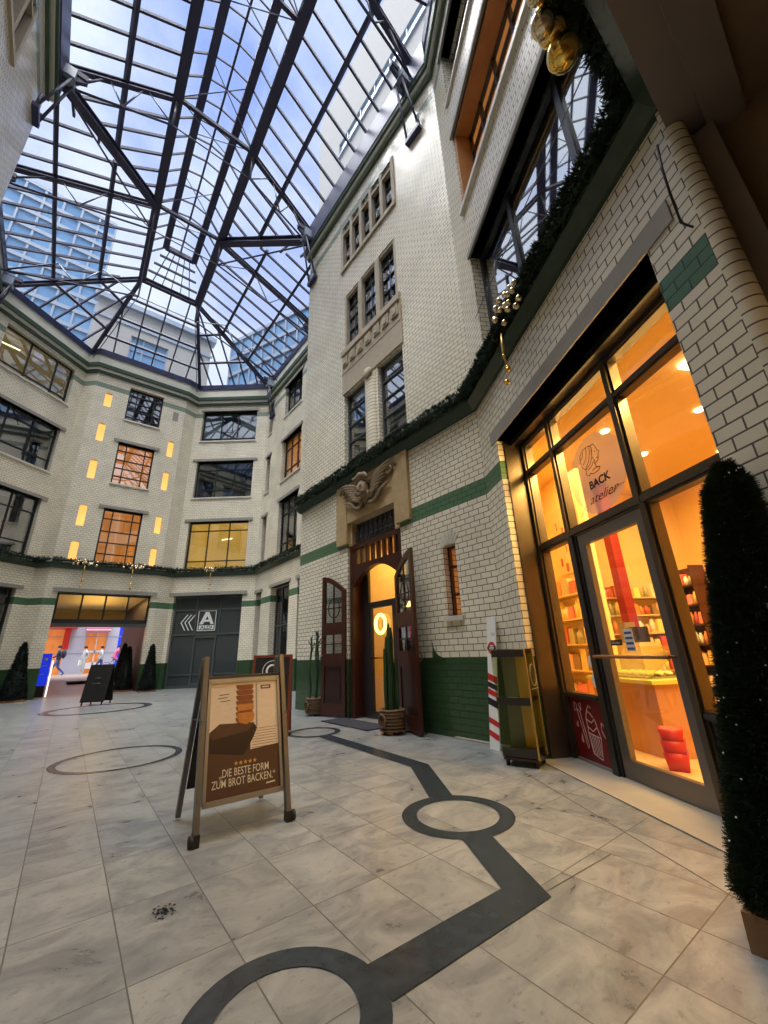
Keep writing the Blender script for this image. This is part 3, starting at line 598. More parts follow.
# ------------------------------------------------------------------ tower walls (B and its mirror G)
def tower(F, name, portal, mirror):
    L = F.len
    S = (lambda a: a) if not mirror else (lambda a: L-a)
    def H(a, b, z0, z1): p, q = sorted((S(a), S(b))); return (p, q, z0, z1)
    hs = [H(1.60, 2.45, 4.98, 7.20), H(2.93, 3.78, 4.98, 7.20), H(1.62, 3.76, 8.62, 10.38), H(1.55, 3.86, 11.45, 13.15)]
    if portal: hs += [(1.95, 3.68, -0.01, 4.72), (0.70, 0.97, 1.62, 2.70)]
    w = wall(name, F, 0, TOP, hs, th=0.4, uo=F.len*0+3.77)
    def win(a, b, z0, z1, **k): p, q = sorted((S(a), S(b))); window(F, p, q, z0, z1, **k)
    for a in (1.60, 2.93): win(a, a+0.85, 4.98, 7.20, depth=0.10, cols=(), rows=(0.2, 0.4, 0.6, 0.8), fw=0.04, bw=0.025, frame='win_grey', glass='towerglass', sill=False, lint=False, room='room', lamp=[(0.3, 0.28)] if (a > 2 and not mirror) else None)
    # three windows with stone mullions
    for k in range(3): win(1.70+k*0.72, 2.28+k*0.72-0.02, 8.70, 10.30, depth=0.10, glass='towerglass', cols=(0.5,), rows=(0.3, 0.55, 0.8), fw=0.04, bw=0.025, sill=False, lint=False, room='room')
    m = MB()
    for k in range(2):
        a = 2.26+k*0.72; p, q = sorted((S(a), S(a+0.16))); m.fbox(F, p, q, 0.0, 0.24, 8.62, 10.38)
    for a, b in ((1.62, 1.70), (3.68, 3.76)): p, q = sorted((S(a), S(b))); m.fbox(F, p, q, 0.0, 0.24, 8.62, 10.38)
    p, q = sorted((S(1.70), S(3.68))); m.fbox(F, p, q, 0.02, 0.3, 8.62, 8.70); m.fbox(F, p, q, 0.02, 0.3, 10.30, 10.38)
    p, q = sorted((S(1.55), S(3.83))); m.fbox(F, p, q, -0.04, 0.02, 8.5, 8.6)
    tn[0] += 1; m.build('trim_%d' % tn[0], M['sand_pale'], None, 'structure')
    # dentil frieze and plain stone panel
    m = MB(); m.fbox(F, p, q, -0.03, 0.02, 7.22, 7.82); m.fbox(F, p, q, -0.09, 0.02, 8.36, 8.5); m.fbox(F, p, q, -0.04, 0.02, 7.82, 8.36)
    n = 7
    for k in range(n):
        a = p+(q-p)*(k+0.5)/n; m.fbox(F, a-0.11, a+0.11, -0.075, -0.04, 8.0, 8.28); m.fbox(F, a-0.06, a+0.06, -0.095, -0.075, 8.05, 8.23)
    tn[0] += 1; m.build('trim_%d' % tn[0], M['sand_pale'], None, 'structure')
    # round brick shaft with carved capital between the two tall windows
    a = S(2.69); m = MB(); n = 10
    for i in range(n):
        t0, t1 = math.pi*i/n, math.pi*(i+1)/n; r = 0.17
        f = lambda t: (a-r*math.cos(t), -0.10*math.sin(t))
        (x0, d0), (x1, d1) = f(t0), f(t1); m.poly([F(x0, d0, 4.95), F(x1, d1, 4.95), F(x1, d1, 7.0), F(x0, d0, 7.0)], [(0.05, 4.95), (0.06, 4.95), (0.06, 7), (0.05, 7)], True)
    tn[0] += 1; m.build('trim_%d' % tn[0], M['brick_plain'], None, 'structure')
    m = MB(); m.lathe([(0, -0.13), (0.12, -0.13), (0.15, -0.08), (0.10, -0.06), (0.10, -0.03), (0.05, 0.0)], F(a, -0.02, 7.12), 16, ax=F.b); tn[0] += 1; m.build('trim_%d' % tn[0], M['sand_pale'], None, 'structure')
    # five narrow windows under the roof with carved panels above
    W = 2.31/5
    for k in range(5): win(1.55+k*W+0.06, 1.55+(k+1)*W-0.06, 11.5, 12.80, depth=0.08, glass='towerglass', cols=(), rows=(0.35, 0.7), fw=0.03, bw=0.03, sill=False, lint=False, room='room')
    m = MB()
    for k in range(6):
        a0 = S(1.55+k*W); m.fbox(F, a0-0.055, a0+0.055, -0.03, 0.15, 11.45, 13.15)
    p, q = sorted((S(1.50), S(3.91))); m.fbox(F, p, q, -0.05, 0.3, 11.36, 11.48); m.fbox(F, p, q, -0.02, 0.3, 12.78, 12.86)
    tn[0] += 1; m.build('trim_%d' % tn[0], M['sand_pale'], None, 'structure')
    m = MB()
    for k in range(5):
        a0 = S(1.55+(k+0.5)*W); m.fbox(F, a0-W/2+0.06, a0+W/2-0.06, 0.05, 0.3, 12.86, 13.15)
        for (u, v, r) in ((-0.07, 0.10, 0.04), (0.07, 0.10, 0.04), (0, 0.14, 0.06), (-0.07, 0.2, 0.03), (0.07, 0.2, 0.03)): m.sphere(F(a0+u, 0.05, 12.86+v), r, 8, 5)
    tn[0] += 1; m.build('trim_%d' % tn[0], M['sand_dark'], None, 'structure')
tower(FB, 'wall_tower_right', True, False)
tower(FG, 'wall_tower_left', False, True)

# small barred slit window right of the portal
window(FB, 0.70, 0.97, 1.62, 2.70, depth=0.12, cols=(), rows=(0.30, 0.70), fw=0.025, bw=0.03, frame='wood_dk', glass='shopglass', room='lit', roomd=0.3, lint=False)
m = MB()
for k in range(7):   # fan of bricks over the slit
    a = R(50+80*k/6); c = (0.835, 2.60)
    p = [(c[0]+0.13*math.cos(a-0.08), c[1]+0.13*math.sin(a-0.08)), (c[0]+0.13*math.cos(a+0.08), c[1]+0.13*math.sin(a+0.08)), (c[0]+0.33*math.cos(a+0.08), c[1]+0.33*math.sin(a+0.08)), (c[0]+0.33*math.cos(a-0.08), c[1]+0.33*math.sin(a-0.08))]
    m.prism(p, FB, -0.012, 0.0)
tn[0] += 1; m.build('trim_%d' % tn[0], M['cream'], None, 'structure')

# portal -----------------------------------------------------------------
o0 = FB(2.8, 0, 0); po = thing('portal_surround', o0, 'carved sandstone portal surround above the open mahogany entrance doors', 'portal')
def PB(mb, name, material, parent=None): return shift(mb, o0).build(name, material, parent or po)
m = MB(); m.fbox(FB, 1.62, 2.02, -0.07, 0.02, 3.36, 4.72); m.fbox(FB, 3.62, 4.03, -0.07, 0.02, 3.36, 4.72); m.fbox(FB, 2.02, 3.62, -0.055, 0.25, 3.80, 4.72)
m.fbox(FB, 1.93, 2.12, 0.02, 0.30, 3.30, 3.80); m.fbox(FB, 3.54, 3.70, 0.02, 0.30, 3.30, 3.80)
PB(m, 'stone_frame', M['sand'])
m = MB()
m.fbox(FB, 2.02, 3.62, -0.075, -0.04, 4.38, 4.40)
c = (2.86, 4.30)
m.sphere(FB(c[0], -0.15, c[1]), 0.185, 18, 14, (0.8, 0.92, 1.22))
m.tube([FB(c[0]+0.21*math.cos(t), -0.17, c[1]+0.10+0.17*math.sin(t)) for t in [k*math.pi/10 for k in range(11)]], [0.03, 0.05, 0.06, 0.07, 0.075, 0.08, 0.075, 0.07, 0.06, 0.05, 0.03], 8)
m.tube([FB(c[0]+x, -0.22, c[1]+z) for x, z in ((-0.24, 0.20), (-0.12, 0.30), (0.02, 0.33), (0.16, 0.29), (0.30, 0.34))], [0.03, 0.06, 0.07, 0.055, 0.02], 8)
m.sphere(FB(c[0], -0.30, c[1]-0.02), 0.035, 8, 6, (1, 0.8, 1.7)); m.sphere(FB(c[0], -0.28, c[1]-0.13), 0.045, 8, 6, (1, 1.3, 0.5)); m.sphere(FB(c[0], -0.24, c[1]-0.20), 0.06, 10, 6)
for sg in (-1, 1):
    m.sphere(FB(c[0]+sg*0.065, -0.285, c[1]+0.055), 0.028, 8, 6); m.sphere(FB(c[0]+sg*0.09, -0.24, c[1]-0.07), 0.055, 8, 6)
    m.tube([FB(c[0]+sg*(0.12+0.05*math.sin(k*1.1)), -0.14, c[1]-0.05-0.05*k) for k in range(6)], [0.05, 0.05, 0.045, 0.04, 0.03, 0.02], 6)
    for k in range(7):   # feathered wing
        L_ = 0.78-0.07*k; a0 = 0.20-0.055*k
        pts = [FB(c[0]+sg*(0.17+L_*f), -0.10-0.05*math.sin(math.pi*f), c[1]+0.12-0.05*k+0.26*math.sin(f*1.35)*(1-0.09*k)+0.0*a0) for f in (0, 0.2, 0.4, 0.6, 0.8, 1.0)]
        m.tube(pts, [0.035, 0.04, 0.038, 0.034, 0.028, 0.012], 7)
    m.tube([FB(c[0]+sg*(0.80+r_*math.cos(t)), -0.10, 4.50+r_*math.sin(t)) for r_, t in [(0.17-0.012*j, j*0.65) for j in range(13)]], 0.028, 6)
    m.tube([FB(c[0]+sg*x, -0.11, z) for x, z in ((0.10, 4.02), (0.25, 3.98), (0.38, 4.03), (0.48, 4.14), (0.62, 4.20), (0.78, 4.24))], [0.035, 0.045, 0.04, 0.04, 0.03, 0.015], 8)
    m.tube([FB(c[0]+sg*(0.42+0.07*math.cos(t)), -0.12, 4.12+0.07*math.sin(t)) for t in [k*0.7 for k in range(9)]], 0.02, 6)
PB(m, 'carved_head', M['sand_dark'])
m = MB(); m.fbox(FB, 2.12, 3.54, 0.14, 0.17, 3.32, 3.78); pl = PB(m, 'grille_backing', M['black'])
m = MB()
for k in range(9):
    a = 2.2+k*0.16; m.bar(FB(a, 0.12, 3.33), FB(a, 0.12, 3.78), 0.012)
    m.tube([FB(a+0.05*math.cos(t), 0.115, 3.55+0.09*math.sin(t)) for t in [j*0.7 for j in range(10)]], 0.009, 5, False)
    m.tube([FB(a+0.08+0.04*math.cos(t), 0.115, 3.43+0.05*math.sin(t)) for t in [j*0.8 for j in range(8)]], 0.008, 5, False)
PB(m, 'iron_grille', M['rod'])
# wooden entrance frame: slatted overlight + arch
dr2 = thing('door_2', FB(2.83, 0.1, 0), kind='structure'); d2o = Vector(FB(2.83, 0.1, 0))
def DB(mb, name, material): return shift(mb, d2o).build(name, material, dr2)
m = MB(); m.fbox(FB, 1.93, 2.10, 0.05, 0.2, 0, 3.32); m.fbox(FB, 3.56, 3.70, 0.05, 0.2, 0, 3.32); m.fbox(FB, 2.10, 3.56, 0.05, 0.2, 3.22, 3.32)
arch = [(2.10+1.46*k/14, 2.44+0.34*math.sin(math.pi*k/14)**0.8) for k in range(15)]
arch_out = arch + [(3.56, 2.88), (2.10, 2.88)]
m.prism(arch_out, FB, 0.06, 0.18)
m.fbox(FB, 1.96, 2.11, 0.2, 0.38, 0, 3.3); m.fbox(FB, 3.55, 3.68, 0.2, 0.38, 0, 3.3)
DB(m, 'wooden_frame', M['wood'])
m = MB()
for k in range(8): a = 2.2+k*1.28/7; m.fbox(FB, a-0.03, a+0.03, 0.07, 0.14, 2.88, 3.22)
DB(m, 'slats', M['wood'])
m = MB(); m.fbox(FB, 2.10, 3.56, 0.15, 0.155, 2.88, 3.22); DB(m, 'overlight_pane', M['shopglass'])
m = MB(); m.fbox(FB, 2.10, 2.30, 0.28, 0.34, 0, 2.8); m.fbox(FB, 3.36, 3.56, 0.28, 0.34, 0, 2.8); m.fbox(FB, 2.30, 3.36, 0.28, 0.34, 1.98, 2.10); m.fbox(FB, 2.30, 2.38, 0.28, 0.34, 0, 1.98); m.fbox(FB, 3.28, 3.36, 0.28, 0.34, 0, 1.98)
m.fbox(FB, 2.52, 2.62, 0.28, 0.34, 0.12, 1.98); m.fbox(FB, 2.38, 3.28, 0.28, 0.34, 0, 0.12)
DB(m, 'inner_door_frame', M['darkmetal'])
m = MB(); m.fbox(FB, 2.30, 3.36, 0.30, 0.305, 0.1, 2.8); DB(m, 'pane', M['shopglass'])
m = MB(); m.tube([FB(2.64, 0.22, 1.05), FB(3.26, 0.22, 1.05)], 0.014, 8); DB(m, 'door_handle', M['gold'])
# lobby
m = MB(); a0, a1, q0, q1 = 1.95, 3.75, 0.42, 3.2
for P_ in ([(a0, q1), (a1, q1)], [(a0, q0), (a0, q1)], [(a1, q0), (a1, q1)]):
    m.poly([FB(*P_[0], 0), FB(*P_[1], 0), FB(*P_[1], 3.5), FB(*P_[0], 3.5)])
m.poly([FB(a0, q0, 3.5), FB(a1, q0, 3.5), FB(a1, q1, 3.5), FB(a0, q1, 3.5)]); m.build('wall_lobby', M['shopwall'], None, 'structure')
m = MB(); cc = FB(2.95, 0.25, 1.66); m.tube([tuple(Vector(FB(2.95+0.15*math.cos(t), 0.25, 1.66+0.17*math.sin(t)))) for t in [k*2*math.pi/24 for k in range(25)]], 0.03, 8, False); o = m.build('lit_wreath', M['wreath'], origin=cc); tag(o, 'glowing yellow ring wreath hanging on the glazed entrance door', 'wreath')
m = MB(); m.fbox(FB, 3.0, 3.6, 2.6, 2.9, 0.0, 1.5); o = m.build('lobby_shelf', M['wood'], origin=FB(3.3, 2.75, 0)); tag(o, 'dark wooden shelf inside the entrance lobby', 'shelf')
m = MB(); m.sphere(FB(2.75, 0.75, 0.55), 0.10, 12, 8, (1, 1, 1.3)); m.lathe([(0.12, -0.42), (0.03, -0.4), (0.02, 0)], FB(2.75, 0.75, 0.43), 12); o = m.build('red_lantern', M['red'], origin=FB(2.75, 0.75, 0)); tag(o, 'round red lantern on a foot behind the entrance door glass', 'lantern')
# open mahogany leaves
def leaf(name, hinge, tip, label):
    F = Frame(hinge, tip); W = F.len; o = Vector(F(0, 0, 0)); L = thing(name, o, label, 'door leaf')
    def LB(mb, nm, mt): return shift(mb, o).build(nm, mt, L)
    top = lambda a: 2.40+0.34*math.sin(math.pi/2*min(1, a/W))
    T = 0.055; st = 0.09; m = MB(); N = 10
    def strip(a0, a1, z0, z1f):
        pts = [(a0+(a1-a0)*k/6, z1f(a0+(a1-a0)*k/6)) for k in range(7)]
        m.prism([(a0, z0), (a1, z0)] + pts[::-1], F, 0, T)
    strip(0, st, 0.02, top); strip(W-st, W, 0.02, top)
    # top rail (curved)
    up = [(st+(W-2*st)*k/8, top(st+(W-2*st)*k/8)) for k in range(9)]; lo = [(a, z-0.11) for a, z in up]
    m.prism(lo+up[::-1], F, 0, T)
    for z0, z1 in ((0.02, 0.24), (0.92, 1.16), (1.52, 1.76)): m.fbox(F, st, W-st, 0, T, z0, z1)
    LB(m, 'leaf_frame', M['wood'])
    m = MB(); m.fbox(F, st, W-st, 0.018, 0.038, 0.24, 0.92); m.fbox(F, st+0.05, W-st-0.05, 0.006, 0.018, 0.32, 0.84); LB(m, 'lower_panel', M['wood_dk'])
    m = MB(); m.prism([(st, 1.76), (W-st, 1.76)] + [(a, z) for a, z in lo[::-1]], F, 0.024, 0.030); m.fbox(F, st, W-st, 0.024, 0.030, 1.16, 1.52); LB(m, 'pane', M['glass'])
    m = MB(); c = W/2
    m.fbox(F, c-0.012, c+0.012, 0.012, 0.042, 1.16, 1.52); m.fbox(F, st, W-st, 0.012, 0.042, 1.33, 1.35); m.fbox(F, c-0.012, c+0.012, 0.012, 0.042, 1.76, top(c)-0.11); m.fbox(F, st, W-st, 0.012, 0.042, 2.04, 2.06)
    m.tube([F(c+0.16*math.cos(t), 0.027, 2.05+0.2*math.sin(t)) for t in [k*math.pi/8 for k in range(17)]], 0.012, 6, False)
    LB(m, 'glazing_bars', M['wood_dk'])
    m = MB(); m.tube([F(W-0.05, y, z) for y, z in ((-0.005, 0.98), (-0.06, 1.02), (-0.06, 1.10), (-0.005, 1.14))], 0.011, 6); LB(m, 'handle', M['rod'])
    return L
leaf('door_leaf', (4.56, 5.30), (4.34, 4.62), 'right mahogany entrance door leaf standing open beside green dado')
leaf('door_leaf', (4.56, 6.98), (4.40, 7.62), 'left mahogany entrance door leaf standing open by the far cactus basket')
# curved green moulding where the dado meets the portal
pts = [(1.10+0.24*math.sin(t), 1.04+0.22*(1-math.cos(t))) for t in [k*math.pi/2/8 for k in range(9)]]
m = MB(); m.prism([(1.34, 1.02), (1.10, 1.02)] + pts, FB, -0.012, 0.0); tn[0] += 1; m.build('trim_%d' % tn[0], mat('dado_green', (0.040, 0.092, 0.036), 0.2), None, 'structure')

# ------------------------------------------------------------------ other walls
wall('wall_tower_return_right', FBr, 0, TOP, (), th=0.3, uo=9.6, s0=0.39, s1=2.19)
wall('wall_tower_return_left', FHr, 0, TOP, (), th=0.3, uo=3, s0=0.0, s1=1.11)
# wall C (recess right)
def cw(u0, u1): return (u0-9.12, u1-9.12)
C_h = []
for (u0, u1, z0, z1) in ((17.05, 17.62, 0, 3.82), (14.3, 16.05, 0, 3.86), (12.2, 13.6, 0, 3.86), (17.0, 17.45, 5.05, 7.35), (13.85, 15.7, 5.0, 7.6), (17.0, 17.45, 8.6, 10.5), (13.75, 15.65, 8.55, 10.6), (17.0, 17.45, 11.8, 13.55), (13.85, 15.6, 11.9, 13.6), (11.2, 12.9, 5.0, 7.6), (11.2, 12.9, 8.55, 10.6), (11.2, 12.9, 11.9, 13.6)):
    a, b = cw(u0, u1); C_h.append((a, b, z0, z1))
wall('wall_right_recess', FC, 0, TOP, C_h, th=0.4, material=M['brick_far'], uo=1.2)
for i, (a, b, z0, z1) in enumerate(C_h):
    if z0 == 0: window(FC, a, b, 0.0, z1, depth=0.25, cols=(0.33, 0.66) if b-a > 1 else (0.5,), rows=(0.6,), frame='win_grey', glass='dimglass', sill=False, room='room')
    else: window(FC, a, b, z0, z1, cols=(0.5,) if b-a < 1 else (0.33, 0.66), rows=(0.25, 0.75), room='lit' if i == 6 else 'room', frame='win')
# wall D
D_h = [(0.55, 3.62, -0.01, 3.85), (0.55, 3.40, 4.98, 7.36), (0.55, 3.40, 8.60, 10.58), (0.55, 3.40, 11.75, 13.52)]
wall('wall_far_right', FD, 0, TOP, D_h, th=0.4, material=M['brick_far'], uo=0.7)
window(FD, 0.55, 3.40, 4.98, 7.36, cols=(0.33, 0.68), rows=(0.2, 0.82), room='lity', roomd=1.8, lamp=[(0.45, 0.72)], lext=0.2)
window(FD, 0.55, 3.40, 8.60, 10.58, cols=(0.33, 0.66), rows=(0.22, 0.78), room='room', lamp=[(0.42, 0.15)], lext=0.2)
window(FD, 0.55, 3.40, 11.75, 13.52, cols=(0.36, 0.66), rows=(0.12,), room='room', blinds=[(0.03, 0.33, 0.14, 0.97), (0.68, 0.97, 0.14, 0.97), (0.42, 0.56, 0.45, 0.72)], lext=0.1)
# the ALDI shop window
al = thing('shop_window', FD(2.08, 0.2, 0), 'dark grey shop window with white arrow and ALDI sign on far wall', 'shop window'); alo = Vector(FD(2.08, 0.2, 0))
def AL(mb, n_, mt): return shift(mb, alo).build(n_, mt, al)
m = MB(); d0, d1 = 0.18, 0.26
for a in (0.55, 3.54): m.fbox(FD, a, a+0.08, d0, d1, 0, 3.85)
for a in (1.55, 2.62): m.fbox(FD, a-0.03, a+0.03, d0, d1, 2.2, 3.85)
for z in (3.77, 3.20, 2.14): m.fbox(FD, 0.63, 3.54, d0+0.002, d1-0.002, z, z+0.08)
m.fbox(FD, 0.63, 3.54, d0+0.003, d1-0.003, 0, 0.1); m.fbox(FD, 0.63, 3.54, d0+0.004, d1-0.004, 0.50, 0.56)
AL(m, 'window_frame', M['win_grey'])
m = MB(); m.fbox(FD, 1.62, 1.70, d0-0.02, d1, 0.02, 2.12); m.fbox(FD, 2.52, 2.60, d0-0.02, d1, 0.02, 2.12); m.fbox(FD, 1.70, 2.52, d0-0.02, d1, 2.02, 2.12); m.fbox(FD, 1.70, 2.52, d0-0.02, d1, 0.02, 0.2); AL(m, 'door_frame', M['win_grey'])
m = MB(); m.fbox(FD, 0.6, 3.58, 0.215, 0.22, 0.05, 3.8); AL(m, 'pane', mat('smoked_glass', (0.05, 0.06, 0.062), 0.12))
# arrows and logo (s runs right to left in the picture)
m = MB()
for k in range(3):
    a = 3.28-0.17*k; zc = 2.70; h = 0.34; w = 0.05
    m.prism([(a, zc), (a-0.26, zc+h), (a-0.26-w, zc+h), (a-w, zc), (a-0.20-w, zc-h), (a-0.20, zc-h)], FD, 0.195, 0.20)
AL(m, 'arrow_sign', M['white'])
def lg(a, z): return (2.52-a*0.80, 2.32+z*0.88)
m = MB()
for (x0, x1, y0, y1) in ((0, 1, 0, 0.035), (0, 1, 0.965, 1), (0, 0.035, 0.035, 0.965), (0.965, 1, 0.035, 0.965), (0.09, 0.91, 0.07, 0.27)):
    m.prism([lg(x0, y0), lg(x1, y0), lg(x1, y1), lg(x0, y1)], FD, 0.195, 0.20)
m.prism([lg(0.10, 0.32), lg(0.40, 0.92), lg(0.60, 0.92), lg(0.47, 0.66), lg(0.50, 0.70), lg(0.30, 0.32)], FD, 0.19, 0.20)
m.prism([lg(0.60, 0.92), lg(0.90, 0.32), lg(0.72, 0.32), lg(0.66, 0.44), lg(0.36, 0.44), lg(0.40, 0.54), lg(0.60, 0.54), lg(0.52, 0.72), lg(0.47, 0.88)], FD, 0.188, 0.20)
AL(m, 'logo_sign', M['white'])
t = text_mesh('logo_lettering', 'ALDI', 0.20, M['win'], None, FD, 2.12, 2.40, 0.19, flip=True, bold=0.004, sx=1.2); t.data.transform(Matrix.Translation(-alo)); t.parent = al
trim(FD, 0.35, 3.82, -0.07, 0.2, 3.85, 4.0)
# facets and wall E
wall('wall_far_right_facet', FDe, 0, TOP, (), th=0.3, material=M['brick_far'], uo=0.4)
wall('wall_far_left_facet', FEf, 0, TOP, (), th=0.3, material=M['brick_far'], uo=0.9)
def es(v): return 3.25-v
E_h = [(es(3.04), es(-0.15), -0.01, 3.80)] + [(es(v1), es(v0), z0, z1) for (v0, v1, z0, z1) in ((0.74, 2.20, 4.98, 7.42), (0.76, 2.22, 8.62, 10.64), (0.78, 2.23, 11.85, 13.62))]
NI = [(0.03, a, b) for a, b in ((5.00, 5.86), (6.49, 7.45), (8.65, 9.55), (10.47, 11.39), (12.25, 13.0))] + [(2.86, a, b) for a, b in ((5.05, 5.91), (6.58, 7.43), (8.74, 9.68), (10.49, 11.36))]
for v, a, b in NI: E_h.append((es(v)-0.13, es(v)+0.13, a, b))
wall('wall_far', FE, 0, TOP, E_h, th=0.4, material=M['brick_far'], uo=0.2)
for (v0, v1, z0, z1), rm in zip(((0.74, 2.20, 4.98, 7.42), (0.76, 2.22, 8.62, 10.64), (0.78, 2.23, 11.85, 13.62)), ('lit', 'lit', 'room')):
    window(FE, es(v1), es(v0), z0, z1, cols=(0.24, 0.76), rows=(0.2, 0.4, 0.6, 0.83) if rm == 'lit' else (0.15, 0.35, 0.6, 0.8), room=rm, roomd=1.2, lext=0.2, lint=(z0 < 11))
for v, a, b in NI:
    o = thing('niche_lamp', FE(es(v), 0, a), 'glowing arched wall niche on the far brick front', 'wall lamp', 'lit arched niches of the far front'); oo = Vector(FE(es(v), 0, a))
    m = MB(); arc = [(0.13*math.cos(R(t)), b-a-0.13+0.13*math.sin(R(t))) for t in range(0, 181, 20)]
    m.prism([(es(v)+x, a+z) for x, z in arc + [(-0.13, b-a), (0.13, b-a)]], FE, -0.002, 0.1); shift(m, oo).build('arch_head', M['cream'], o)
    m = MB(); m.fbox(FE, es(v)-0.13, es(v)+0.13, 0.22, 0.25, a, b); shift(m, oo).build('glowing_back', M['niche'], o)
    m = MB(); m.fbox(FE, es(v)-0.09, es(v)+0.09, 0.14, 0.20, a, a+0.05); shift(m, oo).build('lamp_body', M['win_grey'], o)
trim(FE, es(3.24), es(-0.32), -0.07, 0.2, 3.80, 3.95)
m = MB(); m.fbox(FE, es(2.98)+0.0, es(2.74), -0.01, 0.06, 12.5, 13.0); tn[0] += 1; m.build('trim_%d' % tn[0], M['lintel'], None, 'structure')
# wall F
F_h = [(0.5, 3.4, -0.01, 3.85), (0.45, 3.3, 5.0, 7.4), (0.45, 3.3, 8.6, 10.6), (0.48, 3.3, 11.85, 13.65)]
wall('wall_far_left', FF, 0, TOP, F_h, th=0.4, material=M['brick_far'], uo=0.5)
window(FF, 0.5, 3.4, 0.0, 3.85, cols=(0.33, 0.66), rows=(0.6, 0.85), frame='win', glass='dimglass', sill=False, lext=0.2)
window(FF, 0.45, 3.3, 5.0, 7.4, cols=(0.33, 0.66), rows=(0.25, 0.75), lext=0.2)
window(FF, 0.45, 3.3, 8.6, 10.6, cols=(0.33, 0.66), rows=(0.25, 0.8), lext=0.2)
window(FF, 0.48, 3.3, 11.85, 13.65, cols=(0.24, 0.62), rows=(0.15,), room='litsoft', roomd=1.6, lamp=[(0.72, 0.86)], lint=False)
H_h = [(1.0+k*2.7, 2.9+k*2.7, z0, z1) for k in range(3) for (z0, z1) in ((5.0, 7.4), (8.6, 10.6), (11.85, 13.6))]
wall('wall_left_recess', FH, 0, TOP, H_h, th=0.4, material=M['brick_far'])
for h in H_h: window(FH, *h, cols=(0.5,), rows=(0.3,))
K_h = [(0.4, 3.3, 5.0, 7.3), (0.4, 3.3, 8.5, 10.5), (0.4, 3.3, 11.6, 13.3)]
wall('wall_near_left', FK, 0, TOP, K_h, th=0.36)
for h in K_h: window(FK, *h, cols=(0.25, 0.5, 0.75), rows=(0.6,))
# near end wall over the passage the camera stands in
N_h = [(0.5, 2.7, 5.2, 7.3), (0.5, 2.7, 8.5, 10.5), (0.5, 2.7, 11.6, 13.3)]
wall('wall_near', FN, 4.70, TOP, N_h, th=0.36, s0=0.0, s1=3.19)
for h in N_h: window(FN, *h, cols=(0.5,), rows=(0.6,))

# cornices swept round the court
sweep('trim_lower_cornice', RING, [(0.0, 4.70), (0.05, 4.70), (0.14, 4.84), (0.14, 4.90), (0.0, 4.97)], M['green'], closed=True)
sweep('trim_upper_cornice', RING, [(0.0, 13.86), (0.07, 13.86), (0.07, 13.98), (0.0, 13.98)], M['greenline'], closed=True)
sweep('trim_upper_cream_band', RING, [(0.0, 13.98), (0.12, 13.98), (0.12, 14.12), (0.0, 14.12)], M['cream'], closed=True)
sweep('trim_upper_green_band', RING, [(0.0, 14.12), (0.18, 14.12), (0.20, 14.30), (0.0, 14.30)], M['greenline'], closed=True)
sweep('trim_parapet', RING, [(0.0, 14.30), (0.12, 14.30), (0.12, 14.86), (0.0, 14.86)], M['cream'], closed=True)
sweep('trim_gutter', RING, [(0.02, 14.80), (0.17, 14.80), (0.20, 15.06), (-0.05, 15.12)], M['ring'], closed=True)
for q_ in ((P1, P2), (P11, P12)): sweep('trim_tower_gutter', q_, [(0.0, 14.16), (0.21, 14.22), (0.24, 15.02), (0.0, 15.05)], M['ring'])
sweep('trim_gutter_flashing', RING, [(0.10, 14.79), (0.15, 14.79), (0.15, 14.83), (0.10, 14.83)], M['upmetal'], closed=True)

# passage over the camera (beam, soffit, side walls)
MB().box(-0.62, 2.98, -0.13, 0.05, 4.50, 4.70).build('trim_passage_beam', M['soffit'], None, 'structure')
MB().box(-0.62, 2.95, -0.32, -0.13, 4.43, 4.75).build('trim_passage_beam_back', M['soffit'], None, 'structure')
MB().box(-0.9, 3.4, -6.0, -0.32, 4.50, 4.62).build('ceiling_passage', M['ceil_dk'], None, 'structure')
MB().box(2.83, 2.90, -0.16, -0.02, 0, 4.43).build('trim_passage_jamb', M['soffit'], None, 'structure')
MB().box(2.95, 3.25, -6.0, -0.02, 0, 4.50).build('wall_passage_right', M['ceil_dk'], None, 'structure')
MB().box(-0.9, -0.62, -6.0, -0.02, 0, 4.50).build('wall_passage_left', M['soffit'], None, 'structure')
MB().box(-0.9, 3.4, -6.2, -6.0, 0, 4.62).build('wall_passage_back', M['soffit'], None, 'structure')
m = MB(); m.tube([(2.63, 0.12, 4.35), (2.60, 0.14, 4.1), (2.62, 0.15, 3.9), (2.72, 0.16, 3.72), (2.80, 0.08, 3.62)], 0.008, 6); o = m.build('cable', M['black'], origin=(2.63, 0.12, 4.35)); tag(o, 'thin black cable hanging down the brick pier by the passage', 'cable')

# ------------------------------------------------------------------ glass roof
RZ = 16.9; tl = 0.027
def bx(v, u): return v+tl*(u-9)
def RG(p, z=15.05): return Vector((p[0], p[1], z))
UN, UF = 3.6, 16.3
def rb1(u): return Vector((bx(0.04, u), u, RZ))
def rb4(u): return Vector((bx(2.30, u), u, RZ))
roof = thing('ceiling', (1.2, 9.0, 15.0), kind='structure'); ro = Vector((1.2, 9.0, 15.0))
def RB(mb, name, material, parent=None): return shift(mb, ro).build(name, material, parent or roof)
def clip_line(poly2, k, c):
    """segments of the convex 2d polygon where coordinate k equals c"""
    pts = []; n = len(poly2)
    for i in range(n):
        a, b = poly2[i], poly2[(i+1) % n]
        if (a[k]-c)*(b[k]-c) < 0:
            t = (c-a[k])/(b[k]-a[k]); pts.append(a[1-k]+t*(b[1-k]-a[1-k]))
    return (min(pts), max(pts)) if len(pts) >= 2 else None
